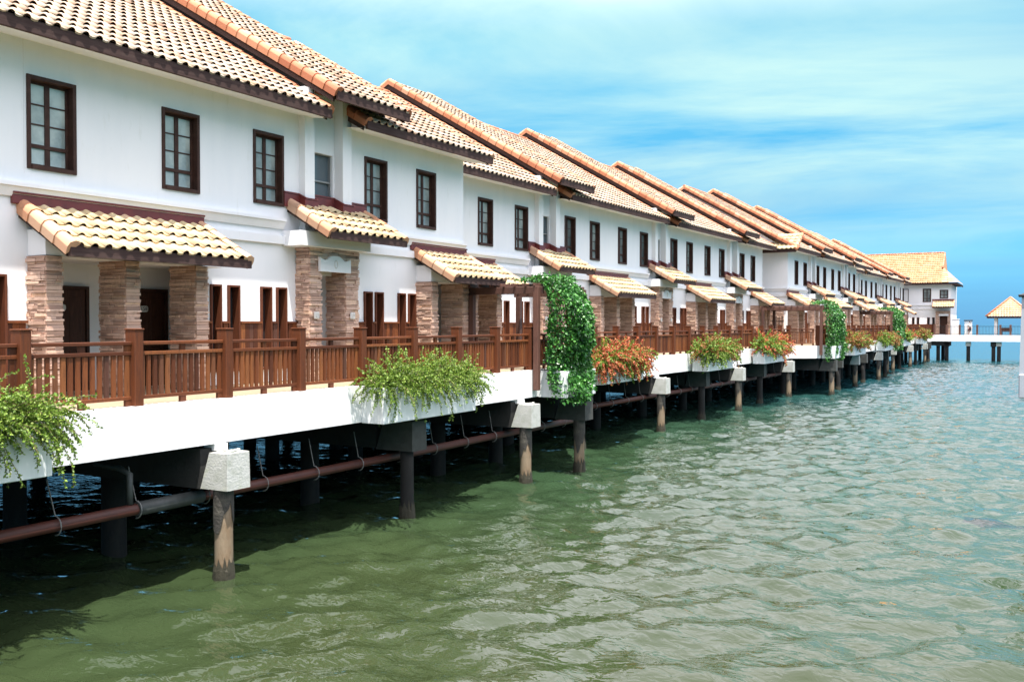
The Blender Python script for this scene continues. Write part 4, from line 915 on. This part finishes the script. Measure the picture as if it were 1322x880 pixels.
# ------------------------------------------------------------------ the person on the far walkway
def person():
    joints = {'pelvis': (0, 0, .92), 'belly': (0, 0, 1.08), 'chest': (0, .01, 1.30), 'neck0': (0, 0, 1.43), 'neck': (0, -.01, 1.50), 'head': (0, -.02, 1.60), 'crown': (0, 0, 1.70),
              'hl': (-.10, 0, .88), 'kl': (-.12, -.06, .48), 'al': (-.12, .02, .09), 'tl': (-.13, -.12, .04), 'hr': (.10, 0, .88), 'kr': (.11, .02, .48), 'ar': (.12, .12, .10), 'tr': (.12, .0, .04),
              'sl': (-.17, 0, 1.40), 'el': (-.26, .03, 1.13), 'wl': (-.22, -.12, .92), 'fl': (-.21, -.17, .84), 'sr': (.17, 0, 1.40), 'er': (.25, .06, 1.13), 'wr': (.26, -.03, .89), 'fr': (.26, -.05, .81)}
    rad = dict(pelvis=.135, belly=.115, chest=.13, neck0=.07, neck=.05, head=.095, crown=.07, hl=.09, kl=.055, al=.04, tl=.03, hr=.09, kr=.055, ar=.04, tr=.03, sl=.055, el=.038, wl=.028, fl=.03, sr=.055, er=.038, wr=.028, fr=.03)
    ed = [('pelvis', 'belly'), ('belly', 'chest'), ('chest', 'neck0'), ('neck0', 'neck'), ('neck', 'head'), ('head', 'crown'), ('pelvis', 'hl'), ('hl', 'kl'), ('kl', 'al'), ('al', 'tl'), ('pelvis', 'hr'), ('hr', 'kr'), ('kr', 'ar'), ('ar', 'tr'),
          ('neck0', 'sl'), ('sl', 'el'), ('el', 'wl'), ('wl', 'fl'), ('neck0', 'sr'), ('sr', 'er'), ('er', 'wr'), ('wr', 'fr')]
    ks = list(joints); me = bpy.data.meshes.new('person'); me.from_pydata([joints[k] for k in ks], [(ks.index(a), ks.index(b)) for a, b in ed], [])
    o = ob('person', me, None, (-6.6, 129.75, DECK), R(20)); md = o.modifiers.new('skin', 'SKIN')
    if not me.skin_vertices: me.attributes  # layer made by the modifier
    for i, k in enumerate(ks):
        try: me.skin_vertices[0].data[i].radius = (rad[k], rad[k]); me.skin_vertices[0].data[i].use_root = (k == 'pelvis')
        except Exception: pass
    o.modifiers.new('sub', 'SUBSURF').levels = 1; o.modifiers['sub'].render_levels = 2; me.materials.append(M['skin'])
    tag(o, 'person in pale top and dark red shorts standing at the far railing', 'person')
    part('hair', ['hair'], o, lambda b: b.tube([(0, .035, 1.56), (0, .03, 1.66), (0, .02, 1.74), (0, .01, 1.77)], [.08, .112, .09, .02], 12))
    part('shirt', ['shirt'], o, lambda b: (b.tube([(0, 0, .98), (0, 0, 1.12), (0, .01, 1.32), (0, 0, 1.45), (0, 0, 1.48)], [.165, .15, .17, .12, .06], 14), b.tube([(-.12, 0, 1.41), (-.22, .02, 1.24)], [.075, .065], 10), b.tube([(.12, 0, 1.41), (.22, .03, 1.24)], [.075, .065], 10)))
    part('shorts', ['skirt'], o, lambda b: (b.tube([(0, 0, .80), (0, 0, .98)], [.17, .16], 14), b.tube([(-.10, 0, .85), (-.12, -.04, .55)], [.11, .10], 12), b.tube([(.10, 0, .85), (.11, .0, .55)], [.11, .10], 12)))
person()

# ------------------------------------------------------------------ right edge: pillar of the neighbouring jetty
g = empty('jetty_pillar', (-.20, 23.0, DECK)); tag(g, 'white pillar with dark cap cut off by the right edge of the photo', 'pillar')
part('shaft', ['shaded_white'], g, lambda b: b.hexa([(-.0, 0, .30), (.62, 0, .30), (.62, .6, .30), (0, .6, .30), (.035, .03, 1.98), (.585, .03, 1.98), (.585, .57, 1.98), (.035, .57, 1.98)]))
part('cap', ['dark_metal'], g, lambda b: (b.bbox(-.03, .65, -.03, .63, 1.98, 2.03, .01), b.hexa([(.02, .02, 2.03), (.60, .02, 2.03), (.60, .58, 2.03), (.02, .58, 2.03), (.2, .2, 2.13), (.42, .2, 2.13), (.42, .4, 2.13), (.2, .4, 2.13)])))
o = part('neighbour_jetty', ['shaded_white'], None, lambda b: b.bbox(-.21, .9, 22.95, 23.7, 3.0, DECK + .298, .02)); tag(o, 'edge of the neighbouring jetty at the right of the picture', kind='structure')
g = empty('jetty_pile', (.6, 23.35, 0)); tag(g, 'concrete pile of the neighbouring jetty outside right edge', 'pile')
part('shaft', ['pile_concrete'], g, lambda b: b.tube([(0, 0, -1), (0, 0, 2.99)], .2, 12))

# digits on the plaque of the second door of the nearest house
for _o in bpy.data.objects['waterfront_house.001'].children:
    if _o.name.startswith('door') and abs(_o.location.y - .05) < .01:
        cu = bpy.data.curves.new('digits', 'FONT'); cu.body = '158'; cu.size = .12; cu.extrude = .002; cu.align_x = 'CENTER'; cu.align_y = 'CENTER'
        tmp = bpy.data.objects.new('tmp', cu); me_ = bpy.data.meshes.new_from_object(tmp); bpy.data.objects.remove(tmp); me_.materials.append(M['ink'])
        n_ = ob('door_number', me_, _o); n_.location = (.078, .36, 1.72); n_.rotation_euler = (R(90), 0, R(90))
